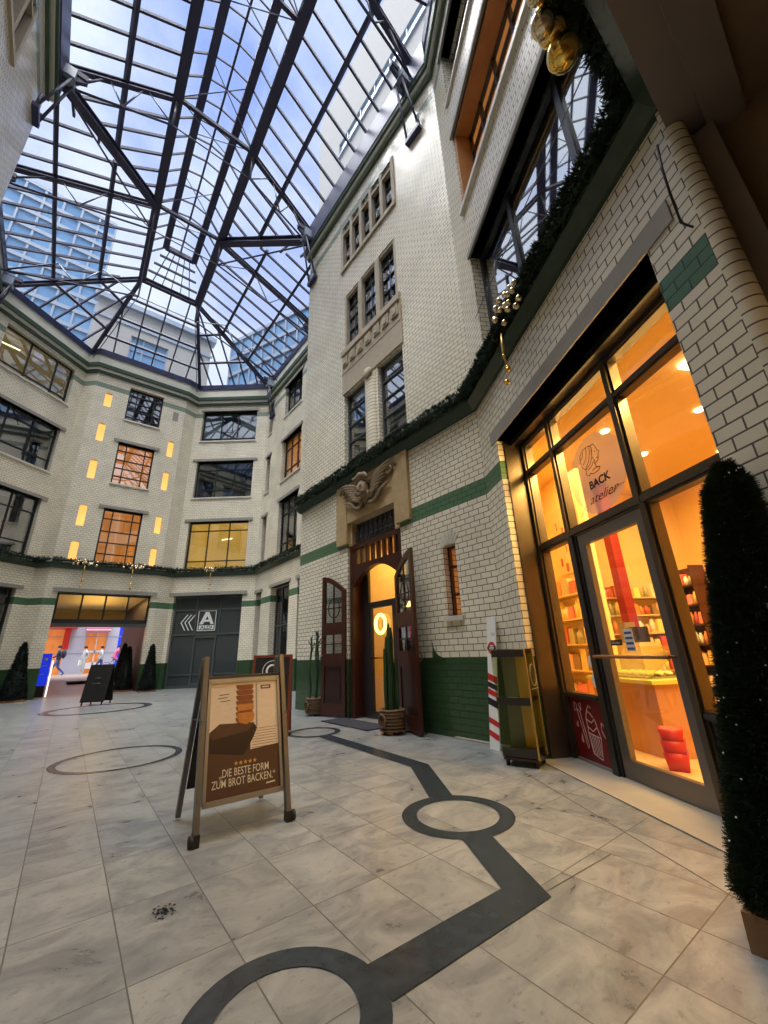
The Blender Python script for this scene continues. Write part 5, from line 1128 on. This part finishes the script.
    # rear panel
    Fb = PF(-1); m = MB(); m.prism([(-W, zb), (W, zb), (W, zt), (-W, zt)], lambda a, d, z: Fb(a, -d, z), 0.0, 0.012); m.build('rear_panel', M['black'], t)
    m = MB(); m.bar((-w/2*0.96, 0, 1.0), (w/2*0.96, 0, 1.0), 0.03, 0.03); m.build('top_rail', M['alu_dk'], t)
aboard((1.30, 3.54), 0.64, 1.16, 0.60, R(-3), 'brown A-board sign with bread poster standing on floor in front', front_board)
def chalk_board(t, w, h, sp):
    for sd, nm in ((-1, 'front'), (1, 'rear')):
        F = lambda a, d, z, sd=sd: (a, sd*(sp/2*(1-z/h)+0.012)+sd*(-d), z)
        m = MB()
        for (a0, a1, z0, z1) in ((-w/2, -w/2+0.04, 0.0, h), (w/2-0.04, w/2, 0.0, h), (-w/2+0.04, w/2-0.04, h-0.04, h), (-w/2+0.04, w/2-0.04, 0.30, 0.34)): m.prism([(a0, z0), (a1, z0), (a1, z1), (a0, z1)], F, -0.012, 0.012)
        m.build('%s_frame' % nm, M['redframe'], t)
        m = MB(); m.prism([(-w/2+0.04, 0.34), (w/2-0.04, 0.34), (w/2-0.04, h-0.04), (-w/2+0.04, h-0.04)], F, -0.004, 0.006); m.build('%s_board' % nm, M['black'], t)
    F = lambda a, d, z: (a, -(sp/2*(1-z/h)+0.012)-0.008+d, z)
    m = MB()
    c = (0.0, 0.93)
    for r_, w_2, a0, a1 in ((0.10, 0.028, 50, 310), (0.155, 0.008, 0, 360)):
        k = 22
        for i in range(k):
            p, q = R(a0+(a1-a0)*i/k), R(a0+(a1-a0)*(i+1)/k)
            m.prism([(c[0]+r*math.cos(x), c[1]+r*math.sin(x)) for r, x in ((r_-w_2, p), (r_, p), (r_, q), (r_-w_2, q))], F, 0, 0.002)
    m.build('round_logo', M['white'], t)
aboard((2.92, 6.62), 0.62, 1.17, 0.55, R(-30), 'red framed chalkboard stand with round white logo behind the bread sign', chalk_board)
def dark_board(t, w, h, sp):
    for sd in (-1, 1):
        m = MB(); F = lambda a, d, z: (a, sd*(sp/2*(1-z/h)+0.015)+d, z)
        m.prism([(-w/2, 0.08), (w/2, 0.08), (w/2, h), (-w/2, h)], F, -0.012, 0.012); m.build('board', M['black'], t)
    for sx in (-1, 1):
        for sd in (-1, 1):
            m = MB(); m.bar((sx*w*0.42, sd*sp/2, 0.0), (sx*w*0.42, sd*sp*0.42, 0.12), 0.03); m.build('foot', M['black'], t)
    m = MB(); m.tube([(-0.12, -sp*0.36, 0.58), (0.12, -sp*0.36, 0.58)], 0.008, 5); m.build('print_line', M['rod'], t)
    m = MB(); m.tube([(-0.08, -sp*0.3, 0.72), (0.08, -sp*0.3, 0.72)], 0.01, 5); m.build('print_line', M['rod'], t)
aboard((1.35, 15.4), 0.66, 1.10, 0.45, R(-35), 'black A-board sign in mid courtyard before the far passage', dark_board)

# ------------------------------------------------------------------ display trolley beside the shop opening
FK2 = Frame((4.00, 2.62), (3.90, 2.965)); ko = Vector((3.95, 2.79, 0)); ks = thing('display_trolley', ko, 'three tier rolling display rack with yellow sides beside shop front', 'display rack')
def KB(mb, n_, mt): return shift(mb, ko).build(n_, mt, ks)
KW, KD = FK2.len, 0.28
for z in (1.08, 0.60, 0.12):
    m = MB(); m.fbox(FK2, 0.0, KW, -0.0, KD, z, z+0.012); m.fbox(FK2, 0.0, KW, -0.012, 0.0, z-0.03, z+0.045); m.fbox(FK2, 0.0, 0.012, 0, KD, z, z+0.045); KB(m, 'shelf', M['shelf_dk'])
m = MB(); m.fbox(FK2, -0.012, 0.0, 0.0, KD, 0.08, 1.13); KB(m, 'side_panel', M['acrylic'])
m = MB(); m.fbox(FK2, KW, KW+0.01, 0.0, KD, 0.08, 1.13); KB(m, 'side_panel', M['acrylic'])
m = MB(); m.fbox(FK2, 0.0, KW*0.55, KD, KD+0.012, 0.08, 1.13); KB(m, 'back_panel', M['gold_panel'])
m = MB(); m.fbox(FK2, KW*0.55, KW, KD, KD+0.008, 0.08, 1.13); KB(m, 'clear_back_panel', mat('frosted_green', (0.22, 0.24, 0.17), 0.25))
m = MB(); m.fbox(FK2, -0.014, 0.0, KD-0.02, KD+0.014, 0.08, 1.14); m.fbox(FK2, -0.014, -0.0, -0.012, 0.008, 0.08, 1.13); KB(m, 'edge_strip', M['ribbon'])
m = MB(); m.fbox(FK2, 0.0, KW, 0, KD, 0.055, 0.08); KB(m, 'base_board', M['wood'])
for a in (0.03, KW-0.03):
    for d in (0.03, KD-0.03):
        m = MB(); m.lathe([(0, -0.012), (0.027, -0.012), (0.027, 0.012), (0, 0.012)], FK2(a, d, 0.028), 12, ax=tuple(FK2.t)); KB(m, 'caster', M['rubber'])
m = MB(); m.tube([FK2(-0.016, 0.17+0.10*math.cos(t), 0.86+0.11*math.sin(t)) for t in [k*math.pi/12 for k in range(25)]], 0.003, 5, False); m.fbox(FK2, -0.018, -0.014, 0.05, 0.30, 0.72, 0.725); KB(m, 'round_emblem', M['cream'])
for i, (a, z) in enumerate(((0.08, 1.092), (0.12, 0.612), (0.22, 0.612))):
    m = MB(); m.fbox(FK2, a, a+0.15 if i != 2 else a+0.1, 0.03, 0.25, z+0.001, z+0.004+0.002*i); o = m.build('leaflet', M['white'], origin=FK2(a, 0.1, z)); tag(o, ['white leaflet on top tier of display rack', 'left white leaflet on middle tier of display rack', 'right white leaflet on middle tier of display rack'][i], 'leaflet')
# tall narrow sign leaning on the brick behind the trolley
FS = Frame((4.36, 3.36), (4.38, 3.52)); so = Vector((4.37, 3.44, 0)); sg = thing('strip_sign', so, 'tall narrow white sign with red ring leaning on the brick behind trolley', 'sign')
def ST(mb, n_, mt): return shift(mb, so).build(n_, mt, sg)
LN = lambda a, d, z: (FS(a, d+0.19*z/1.5, z))
m = MB(); m.prism([(0, 0), (0.16, 0), (0.16, 1.55), (0, 1.55)], LN, 0.0, 0.012); ST(m, 'sign_board', M['white'])
m = MB(); k = 20
for i in range(k):
    p, q = 2*math.pi*i/k, 2*math.pi*(i+1)/k; m.prism([(0.08+r*math.cos(x), 1.15+r*1.15*math.sin(x)) for r, x in ((0.035, p), (0.068, p), (0.068, q), (0.035, q))], LN, -0.002, 0)
ST(m, 'red_ring', M['red'])
for z0, z1 in ((0.72, 0.80), (0.56, 0.62), (0.24, 0.30), (0.10, 0.16)): m = MB(); m.prism([(0.0, z0), (0.16, z0+0.05), (0.16, z1+0.05), (0.0, z1)], LN, -0.002, 0); ST(m, 'red_stripe', M['red'])
m = MB(); m.prism([(0.005, 1.132), (0.155, 1.132), (0.155, 1.168), (0.005, 1.168)], LN, -0.003, -0.001)
ST(m, 'black_bar', M['black'])
for z0, z1 in ((0.64, 0.70), (0.44, 0.52)): m = MB(); m.prism([(0.0, z0), (0.16, z0+0.05), (0.16, z1+0.05), (0.0, z1)], LN, -0.002, 0); ST(m, 'black_stripe', M['black'])
m = MB(); m.prism([(0.04, 1.142), (0.12, 1.142), (0.12, 1.158), (0.04, 1.158)], LN, -0.004, -0.003); ST(m, 'ring_print', M['white'])
m = MB(); m.tube([LN(0.05+0.03*math.cos(t), -0.002, 1.32+0.02*math.sin(2*t)) for t in [k*0.5 for k in range(14)]], 0.002, 4); ST(m, 'scribble', M['cloth_dk'])

# ------------------------------------------------------------------ basket planters and the mat
def basket(c, r, h, label, kind):
    t = thing('basket_planter', (c[0], c[1], 0), label, 'potted cactus')
    m = MB(); m.lathe([(0, 0.04), (r*0.92, 0.04), (r, h*0.5), (r*1.02, h), (r*0.94, h), (r*0.9, h-0.05), (0, h-0.05)], (0, 0, 0), 24)
    for k in range(7): z = 0.06+(h-0.08)*k/6; m.tube([(r*1.01*math.cos(a), r*1.01*math.sin(a), z+0.004*math.sin(a*12)) for a in [i*math.pi/12 for i in range(25)]], 0.012, 5, False)
    bk_ = m.build('basket', M['wicker'], t)
    m = MB(); m.tube([(-r*1.08, 0.0+0.075*math.cos(a), h*0.55+0.085*math.sin(a)) for a in [i*math.pi/8 for i in range(17)]], 0.018, 6, False); m.build('handle_ring', M['wicker'], bk_)
    m = MB(); m.lathe([(r*0.9, h-0.04), (0, h-0.03)], (0, 0, 0), 16); m.build('soil', M['soil'], t)
    for k in range(3):
        m = MB(); a = k*2.1; m.lathe([(0, -0.012), (0.03, -0.012), (0.03, 0.012), (0, 0.012)], (r*0.7*math.cos(a), r*0.7*math.sin(a), 0.03), 10, ax=(1, 0, 0)); m.build('caster', M['rubber'], bk_)
    stems = ((-0.05, -0.04, 1.58, 0.030), (0.03, 0.0, 1.52, 0.028), (0.08, 0.05, 1.46, 0.028), (-0.02, 0.07, 1.38, 0.026), (-0.09, 0.03, 1.2, 0.026), (0.04, -0.08, 1.05, 0.026)) if kind == 0 else ((-0.10, 0.06, 1.50, 0.020), (-0.02, -0.05, 1.62, 0.022), (0.06, 0.03, 1.58, 0.020), (0.10, -0.06, 1.48, 0.018))
    for (x, y, z, q) in stems:
        m = MB(); z = z
        n = 12; rings = []
        for j in range(9):
            f = j/8; zz = h-0.06+(z-h+0.06)*f; wob = 0.015*math.sin(f*9+x*60)*(2 if kind else 0.5); sc_ = 1.0 if f < 0.9 else 0.55
            rings.append([(x+wob+q*sc_*(1.0 if i % 2 else 0.72)*math.cos(2*math.pi*i/n), y+wob*0.6+q*sc_*(1.0 if i % 2 else 0.72)*math.sin(2*math.pi*i/n), zz) for i in range(n)])
        for A_, B_ in zip(rings, rings[1:]):
            for i in range(n): m.poly([A_[i], A_[(i+1) % n], B_[(i+1) % n], B_[i]])
        m.poly(rings[-1])
        if kind:
            for j in range(6):
                a = rnd.random()*6.28; zz = z-0.02-0.05*j; m.tube([(x, y, zz-0.04), (x+0.06*math.cos(a), y+0.06*math.sin(a), zz+0.01), (x+0.08*math.cos(a), y+0.08*math.sin(a), zz+0.07)], [0.012, 0.01, 0.004], 5)
        m.build('cactus_stem', M['cactus'], t)
    return t
basket((4.22, 5.16), 0.185, 0.34, 'wicker basket planter with straight cactus columns right of the door mat', 0)
basket((4.42, 7.86), 0.19, 0.33, 'wicker basket planter with spindly branched cactus by the left door leaf', 1)
# scale note: stems reach about eye height
m = MB(); m.hexa([(4.08, 5.62, 0.005), (4.56, 5.62, 0.005), (4.56, 7.05, 0.005), (4.08, 7.05, 0.005), (4.08, 5.62, 0.018), (4.56, 5.62, 0.018), (4.56, 7.05, 0.018), (4.08, 7.05, 0.018)]); o = m.build('door_mat', M['matt'], origin=(4.3, 6.3, 0)); tag(o, 'dark grey door mat before the entrance doors', 'door mat')
# grey boards leaning in the recess
t = MB(); t.hexa([(5.55, 9.75, 0.0), (6.0, 10.6, 0.0), (6.03, 10.58, 0.0), (5.58, 9.73, 0.0), (5.9, 9.5, 2.2), (6.25, 10.2, 2.2), (6.28, 10.18, 2.2), (5.93, 9.48, 2.2)]); o = t.build('leaning_board', mat('board_grey', (0.42, 0.43, 0.47), 0.4), origin=(5.8, 10.1, 0)); tag(o, 'tall grey board leaning in the doorway behind the brick tower', 'board')

# ------------------------------------------------------------------ passage to the street and what lies beyond
FP = FE
m = MB(); m.box(-0.62, -0.40, 20.3, 27.5, -0.1, 3.9); m.build('wall_street_passage_left', M['paint_up'], None, 'structure')
m = MB(); m.box(3.04, 3.3, 20.3, 27.5, -0.1, 3.9); m.build('wall_street_passage_right', mat('passage_dark_red', (0.05, 0.025, 0.022), 0.5), None, 'structure')
m = MB(); m.box(-0.62, 3.3, 20.3, 27.5, 3.86, 4.0); m.build('ceiling_street_passage', mat('passage_ceiling', (0.50, 0.38, 0.14), 0.6), None, 'structure')
m = MB(); m.box(-0.40, 3.04, 27.2, 27.5, 3.18, 3.86); m.build('trim_street_lintel', bpy.data.materials['passage_ceiling'], None, 'structure')
m = MB(); zs = lambda y: 0.004 if y < 21 else 0.004+(y-21)*0.07
for y0, y1 in ((19.9, 21.0), (21.0, 28.0)): m.poly([(-0.6, y0, zs(y0)), (3.3, y0, zs(y0)), (3.3, y1, zs(y1)), (-0.6, y1, zs(y1))])
m.poly([(-25, 28, zs(28)), (25, 28, zs(28)), (25, 41, zs(28)), (-25, 41, zs(28))]); m.build('floor_street', mat('street_paving', (0.24, 0.19, 0.165), 0.35, var=0.15, vscale=3), None, 'structure')
SZ = zs(28)
# transom glazing over the opening
op = thing('window_99', FE(es(1.6), 0.3, 2.6), kind='structure'); opo = Vector(FE(es(1.6), 0.3, 2.6))
m = MB(); m.fbox(FE, es(3.04), es(-0.15), 0.24, 0.42, 2.62, 2.80)
for v in (3.0, 2.24, 1.45, 0.66, -0.12): m.fbox(FE, es(v)-0.03, es(v)+0.03, 0.26, 0.34, 2.80, 3.78)
m.fbox(FE, es(3.04), es(-0.15), 0.26, 0.34, 3.74, 3.80); shift(m, opo).build('window_frame', M['win'], op)
m = MB(); m.fbox(FE, es(3.04), es(-0.15), 0.30, 0.305, 2.8, 3.76); shift(m, opo).build('pane', M['shopglass'], op)
m = MB(); m.fbox(FE, es(3.03), es(-0.14), 0.20, 0.24, 2.50, 2.64); shift(m, opo).build('door_track', M['win_grey'], op)
o = MB().box(-0.22, 0.13, 21.0, 21.12, 0.40, 1.56).build('pillar_sign', M['blue'], origin=(0.0, 21.0, 0.4)); tag(o, 'glowing blue pillar sign at left edge of the far passage', 'sign')
MB().box(-0.20, 0.11, 21.02, 21.10, 0.0, 0.40).build('sign_foot', M['black'], bpy.data.objects['pillar_sign']).location = (0, -21.0, -0.4)
x = MB(); x.box(-0.12, 0.04, 20.992, 21.0, 1.10, 1.12); x.box(-0.14, 0.0, 20.992, 21.0, 0.80, 0.815); x.lathe([(0, 0), (0.06, 0), (0.06, 0.006), (0, 0.006)], (-0.04, 21.0, 1.36), 14, ax=(0, -1, 0)); shift(x, (0.0, 21.0, 0.4)).build('sign_print', M['white'], bpy.data.objects['pillar_sign'])
o = MB().box(0.16, 0.21, 21.0, 21.1, 0.006, 1.3).build('light_bar', mat('bar_white', (0.9, 0.9, 0.9), 0.4, emit=(1, 1, 0.9), es=1.2)); tag(o, 'upright white light bar beside the blue pillar sign', 'light')
m = MB(); m.box(0.9, 2.3, 24.6, 25.8, zs(25.2)+0.045, zs(25.2)+0.06); o = m.build('passage_mat', M['matt'], origin=(1.6, 25.2, zs(25.2))); tag(o, 'dark entrance mat at the street end of the far passage', 'door mat')
# facade across the street
FSx = Frame((14.0, 36.0), (-16.0, 36.0)); o = Vector((-1, 36, SZ)); bs = thing('building', o, 'white street building with shop windows seen through far passage', 'building')
def ss(x): return 14.0-x
def XB(mb, n_, mt): return shift(mb, o).build(n_, mt, bs)
w_ = wall('wall', FSx, SZ, 9.5, [(ss(3.10), ss(1.88), SZ, SZ+2.7), (ss(0.75), ss(-1.2), SZ, SZ+2.9), (ss(4.9), ss(3.80), SZ, SZ+3.2)], th=0.3, material=M['streetwhite'], kind=None, parent=bs); w_.data.transform(Matrix.Translation(-o))
m = MB(); m.fbox(FSx, ss(3.10), ss(1.88), 0.25, 0.3, SZ, SZ+2.7); XB(m, 'shop_window', M['shopglow'])
m = MB(); a, b = ss(3.2), ss(1.75); m.hexa([FSx(a, -0.6, SZ+2.7), FSx(b, -0.6, SZ+2.7), FSx(b, 0, SZ+2.8), FSx(a, 0, SZ+2.8), FSx(a, -0.6, SZ+3.0), FSx(b, -0.6, SZ+3.0), FSx(b, 0, SZ+3.5), FSx(a, 0, SZ+3.5)]); XB(m, 'awning', M['awning'])
m = MB(); m.fbox(FSx, a, b, -0.62, -0.6, SZ+2.82, SZ+2.9); XB(m, 'awning_stripe', M['white'])
m = MB(); m.fbox(FSx, ss(3.1), ss(1.88), 0.1, 0.2, SZ+1.35, SZ+1.5); m.fbox(FSx, ss(2.55), ss(2.48), 0.1, 0.2, SZ, SZ+2.7); m.fbox(FSx, ss(3.1), ss(1.88), 0.1, 0.2, SZ+0.3, SZ+0.7); XB(m, 'window_bars', M['white'])
m = MB(); m.fbox(FSx, ss(0.75), ss(-1.2), 0.25, 0.3, SZ, SZ+2.9); XB(m, 'shop_window', M['shopglow'])
m = MB(); m.fbox(FSx, ss(1.25), ss(-1.8), -0.8, 0, SZ+2.95, SZ+3.6); m.fbox(FSx, ss(0.95), ss(0.60), -0.3, 0, SZ+1.6, SZ+2.95); XB(m, 'red_fascia', M['red'])
m = MB(); m.fbox(FSx, ss(4.9), ss(3.80), 0.2, 0.3, SZ, SZ+3.2); XB(m, 'shop_window', M['blue'])
m = MB()
for z in (1.3, 2.4, 3.5): m.fbox(FSx, 0, 30, -0.02, 0, SZ+z, SZ+z+0.04)
XB(m, 'facade_joint', M['upmetal'])

# people in the street -------------------------------------------------
def person(loc, rz, pose, label, top, legs, extra=None):
    t = thing('person', loc, label, 'person', rz=rz)
    J = pose; names = list(J.keys()); E = [('hip', 'spine'), ('spine', 'chest'), ('chest', 'neck'), ('neck', 'head'), ('head', 'crown'), ('chest', 'shL'), ('shL', 'elL'), ('elL', 'haL'), ('chest', 'shR'), ('shR', 'elR'), ('elR', 'haR'), ('hip', 'hL'), ('hL', 'knL'), ('knL', 'anL'), ('anL', 'toL'), ('hip', 'hR'), ('hR', 'knR'), ('knR', 'anR'), ('anR', 'toR')]
    rad = dict(hip=0.15, spine=0.14, chest=0.16, neck=0.06, head=0.095, crown=0.07, shL=0.075, elL=0.05, haL=0.04, shR=0.075, elR=0.05, haR=0.04, hL=0.095, knL=0.07, anL=0.045, toL=0.035, hR=0.095, knR=0.07, anR=0.045, toR=0.035)
    me = bpy.data.meshes.new('body'); me.from_pydata([J[n] for n in names], [(names.index(a), names.index(b)) for a, b in E], []); ob = bpy.data.objects.new('body', me); COL.objects.link(ob)
    sk = ob.modifiers.new('s', 'SKIN'); sk.use_smooth_shade = True
    for i, n in enumerate(names): me.skin_vertices[0].data[i].radius = (rad[n], rad[n]*0.85)
    me.skin_vertices[0].data[0].use_root = True
    sb = ob.modifiers.new('d', 'SUBSURF'); sb.levels = 1; sb.render_levels = 1
    dg = bpy.context.evaluated_depsgraph_get(); m2 = bpy.data.meshes.new_from_object(ob.evaluated_get(dg)); bpy.data.objects.remove(ob)
    for mm in (M[top], M[legs], M['skin']): m2.materials.append(mm)
    for p in m2.polygons:
        z = p.center.z; p.use_smooth = True; p.material_index = 1 if z < 0.86 else (2 if z > 1.47 else 0)
    bo_ = bpy.data.objects.new('body', m2); COL.objects.link(bo_); bo_.parent = t
    m = MB(); m.sphere((J['head'][0]-0.01, J['head'][1], J['head'][2]+0.06), 0.105, 10, 7, (1.05, 1, 0.9)); m.build('hair', M['soil'], t)
    if extra: extra(t, J)
    return t
walk = dict(hip=(0, 0, 0.92), spine=(0, 0, 1.08), chest=(0.02, 0, 1.30), neck=(0.03, 0, 1.46), head=(0.05, 0, 1.57), crown=(0.05, 0, 1.66), shL=(0.02, 0.17, 1.38), elL=(-0.12, 0.2, 1.14), haL=(0.0, 0.2, 0.92), shR=(0.02, -0.17, 1.38), elR=(0.10, -0.2, 1.13), haR=(0.28, -0.18, 1.02),
            hL=(0, 0.09, 0.86), knL=(0.20, 0.09, 0.50), anL=(0.32, 0.09, 0.09), toL=(0.45, 0.09, 0.05), hR=(0, -0.09, 0.86), knR=(-0.05, -0.09, 0.48), anR=(-0.38, -0.09, 0.16), toR=(-0.28, -0.09, 0.05))
stand = dict(walk); stand.update(knL=(0.03, 0.1, 0.48), anL=(0.0, 0.1, 0.08), toL=(0.13, 0.1, 0.04), knR=(0.03, -0.1, 0.48), anR=(0.0, -0.1, 0.08), toR=(0.13, -0.1, 0.04), elR=(0.04, -0.21, 1.12), haR=(0.12, -0.2, 0.9))
def pack(t, J): m = MB(); m.sphere((-0.20, 0, 1.22), 0.17, 12, 8, (0.75, 0.9, 1.5)); m.build('backpack', M['cloth_dk'], t)
def bag(t, J): m = MB(); m.box(0.02, 0.2, -0.30, -0.14, 0.55, 0.88); m.build('shopping_bag', M['white'], t)
person((0.50, 31.2, SZ), R(180), walk, 'person in dark jacket and blue jeans walking left with a backpack', 'cloth_dk', 'cloth_blue', pack)
person((1.86, 33.2, SZ), R(200), stand, 'person in grey coat standing left of the street shop door', 'cloth_grey', 'cloth_grey', bag)
person((2.75, 33.4, SZ), R(160), walk, 'person in pale coat walking past the right of the street shop', 'cloth_grey', 'cloth_blue', None)
# bicycle rider
def bike(t, J):
    pass
bk = thing('bicycle', (3.45, 32.0, SZ), 'dark bicycle with rider on the street right of the shop', 'bicycle')
for x in (-0.5, 0.5):
    m = MB(); m.tube([(x+0.33*math.cos(a), 0, 0.34+0.33*math.sin(a)) for a in [k*math.pi/10 for k in range(21)]], 0.02, 6, False)
    for k in range(6): a = k*math.pi/6; m.tube([(x-0.32*math.cos(a), 0, 0.34-0.32*math.sin(a)), (x+0.32*math.cos(a), 0, 0.34+0.32*math.sin(a))], 0.004, 4)
    m.build('wheel', M['cloth_blue'], bk)
m = MB()
for a, b in (((-0.5, 0, 0.34), (-0.05, 0, 0.30)), ((-0.05, 0, 0.30), (0.35, 0, 0.80)), ((-0.15, 0, 0.80), (0.35, 0, 0.82)), ((-0.18, 0, 0.92), (-0.05, 0, 0.30)), ((-0.5, 0, 0.34), (-0.15, 0, 0.80)), ((0.34, 0, 0.95), (0.5, 0, 0.34)), ((0.30, -0.25, 1.0), (0.30, 0.25, 1.0))): m.tube([a, b], 0.018, 6)
m.box(-0.28, -0.05, -0.06, 0.06, 0.92, 0.97); m.build('bicycle_frame', M['cloth_blue'], bk)
ride = dict(stand); ride.update(hip=(-0.15, 0, 1.0), spine=(-0.10, 0, 1.15), chest=(0.0, 0, 1.34), neck=(0.06, 0, 1.47), head=(0.10, 0, 1.58), crown=(0.10, 0, 1.66), shL=(0.0, 0.17, 1.40), shR=(0.0, -0.17, 1.40), elL=(0.12, 0.22, 1.18), elR=(0.12, -0.22, 1.18), haL=(0.28, 0.22, 1.03), haR=(0.28, -0.22, 1.03), hL=(-0.13, 0.10, 0.95), knL=(0.20, 0.1, 0.72), anL=(0.02, 0.1, 0.28), toL=(0.14, 0.1, 0.24), hR=(-0.13, -0.10, 0.95), knR=(0.12, -0.1, 0.62), anR=(-0.05, -0.1, 0.16), toR=(0.08, -0.1, 0.12))
person((3.45, 32.0, SZ), 0, ride, 'person in pink top riding the bicycle in the street', 'cloth_pink', 'cloth_blue', None)

# ------------------------------------------------------------------ lights
def area(name, loc, size, power, col, rot=(0, 0, 0), sy=None):
    l = bpy.data.lights.new(name, 'AREA'); l.energy = power; l.color = col; l.size = size
    if sy: l.shape = 'RECTANGLE'; l.size_y = sy
    o = bpy.data.objects.new(name, l); COL.objects.link(o); o.location = loc; o.rotation_euler = rot; return o
def point(name, loc, power, col, r=0.1):
    l = bpy.data.lights.new(name, 'POINT'); l.energy = power; l.color = col; l.shadow_soft_size = r
    o = bpy.data.objects.new(name, l); COL.objects.link(o); o.location = loc; return o
WARM = (1.0, 0.62, 0.19)
an = math.atan2(FA.t.y, FA.t.x)
area('shop_lamp', FA(2.0, 1.8, 3.85), 4.5, 470, WARM, (0, 0, an), 2.6)
lq = area('shop_window_lamp', FA(1.9, 0.72, 3.55), 2.4, 115, WARM, (0, 0, 0), 0.25); lq.rotation_euler = (-FA.b*0.75-Vector((0, 0, 1))).to_track_quat('-Z', 'Y').to_euler()
area('lobby_lamp', FB(2.85, 1.4, 3.4), 1.2, 45, WARM)
area('street_passage_lamp', (1.4, 22.6, 2.9), 1.2, 60, (1.0, 0.66, 0.20), (R(180), 0, 0), 4.0); area('street_passage_downlight', (2.2, 22.5, 3.8), 0.8, 45, (1.0, 0.62, 0.22), (0, 0, 0), 3.0)
area('passage_lamp', (2.0, -2.2, 3.2), 0.4, 34, (1.0, 0.6, 0.25))
area('street_fill', (0, 31.5, 11), 14, 120, (0.85, 0.9, 1.0), (0, 0, 0), 7)  # area lamp added above the street on top of the world sky
for (f, a, z) in ((FC, 5.6, 3.4),): point('recess_lamp', f(a, -0.9, z), 6, (1, 0.8, 0.5))

# sky
w = bpy.data.worlds.new('World'); scn.world = w; w.use_nodes = True; nt = w.node_tree; N = nt.nodes; L = nt.links
bg = N['Background']; tc = N.new('ShaderNodeTexCoord')
mp = N.new('ShaderNodeMapping'); mp.inputs['Scale'].default_value = (1, 1, 1.6); L.new(tc.outputs['Generated'], mp.inputs[0])
no = N.new('ShaderNodeTexNoise'); no.inputs['Scale'].default_value = 2.6; no.inputs['Detail'].default_value = 6; no.inputs['Roughness'].default_value = 0.55; L.new(mp.outputs[0], no.inputs[0])
cr = N.new('ShaderNodeValToRGB'); e = cr.color_ramp.elements; e[0].position = 0.42; e[0].color = (0.33, 0.46, 0.93, 1); e[1].position = 0.66; e[1].color = (0.80, 0.88, 1.0, 1); L.new(no.outputs[0], cr.inputs[0])
# whiter towards the horizon
sp = N.new('ShaderNodeSeparateXYZ'); L.new(tc.outputs['Generated'], sp.inputs[0])
mr = N.new('ShaderNodeMapRange'); mr.inputs[1].default_value = 0.35; mr.inputs[2].default_value = 0.85; mr.inputs[3].default_value = 0.85; mr.inputs[4].default_value = 0.0; L.new(sp.outputs[2], mr.inputs[0])
mx = N.new('ShaderNodeMix'); mx.data_type = 'RGBA'; L.new(mr.outputs[0], mx.inputs[0]); L.new(cr.outputs[0], mx.inputs[6]); mx.inputs[7].default_value = (0.92, 0.96, 1.0, 1)
L.new(mx.outputs[2], bg.inputs[0]); bg.inputs[1].default_value = 1.15
# wide soft sun added to brighten the court, as a bright sky patch would
su = bpy.data.lights.new('fill_sun', 'SUN'); su.energy = 11.0; su.angle = R(60); su.color = (1.0, 0.98, 0.95)
so_ = bpy.data.objects.new('fill_sun', su); COL.objects.link(so_)
d = Vector((0.15, 0.10, -1.0)); so_.rotation_euler = d.to_track_quat('-Z', 'Y').to_euler(); so_.location = (0, -5, 30)

# ------------------------------------------------------------------ camera
AZ, PT, RL, FPX = R(39.183), R(19.401), R(-2.1686), 397.35
fw = Vector((math.sin(AZ)*math.cos(PT), math.cos(AZ)*math.cos(PT), math.sin(PT)))
rt = Vector((math.cos(AZ), -math.sin(AZ), 0)); up = rt.cross(fw)
X = rt*math.cos(RL)+up*math.sin(RL); U = -rt*math.sin(RL)+up*math.cos(RL)
cam = bpy.data.cameras.new('Camera'); co = bpy.data.objects.new('Camera', cam); COL.objects.link(co)
mw = Matrix((X, U, -fw)).transposed().to_4x4(); mw.translation = Vector((0, 0, 1.15)); co.matrix_world = mw
cam.sensor_fit = 'VERTICAL'; cam.sensor_height = 24; cam.lens = FPX/1024*24; cam.clip_start = 0.05; cam.clip_end = 200
scn.camera = co
scn.view_settings.view_transform = 'Standard'; scn.view_settings.look = 'None'; scn.view_settings.gamma = 1.0; scn.view_settings.exposure = 0.0
scn.view_settings.use_curve_mapping = False
cy = scn.cycles; cy.max_bounces = 9; cy.diffuse_bounces = 6; cy.glossy_bounces = 4; cy.transparent_max_bounces = 24; cy.caustics_reflective = False; cy.caustics_refractive = False; cy.sample_clamp_indirect = 4.0; cy.use_denoising = True
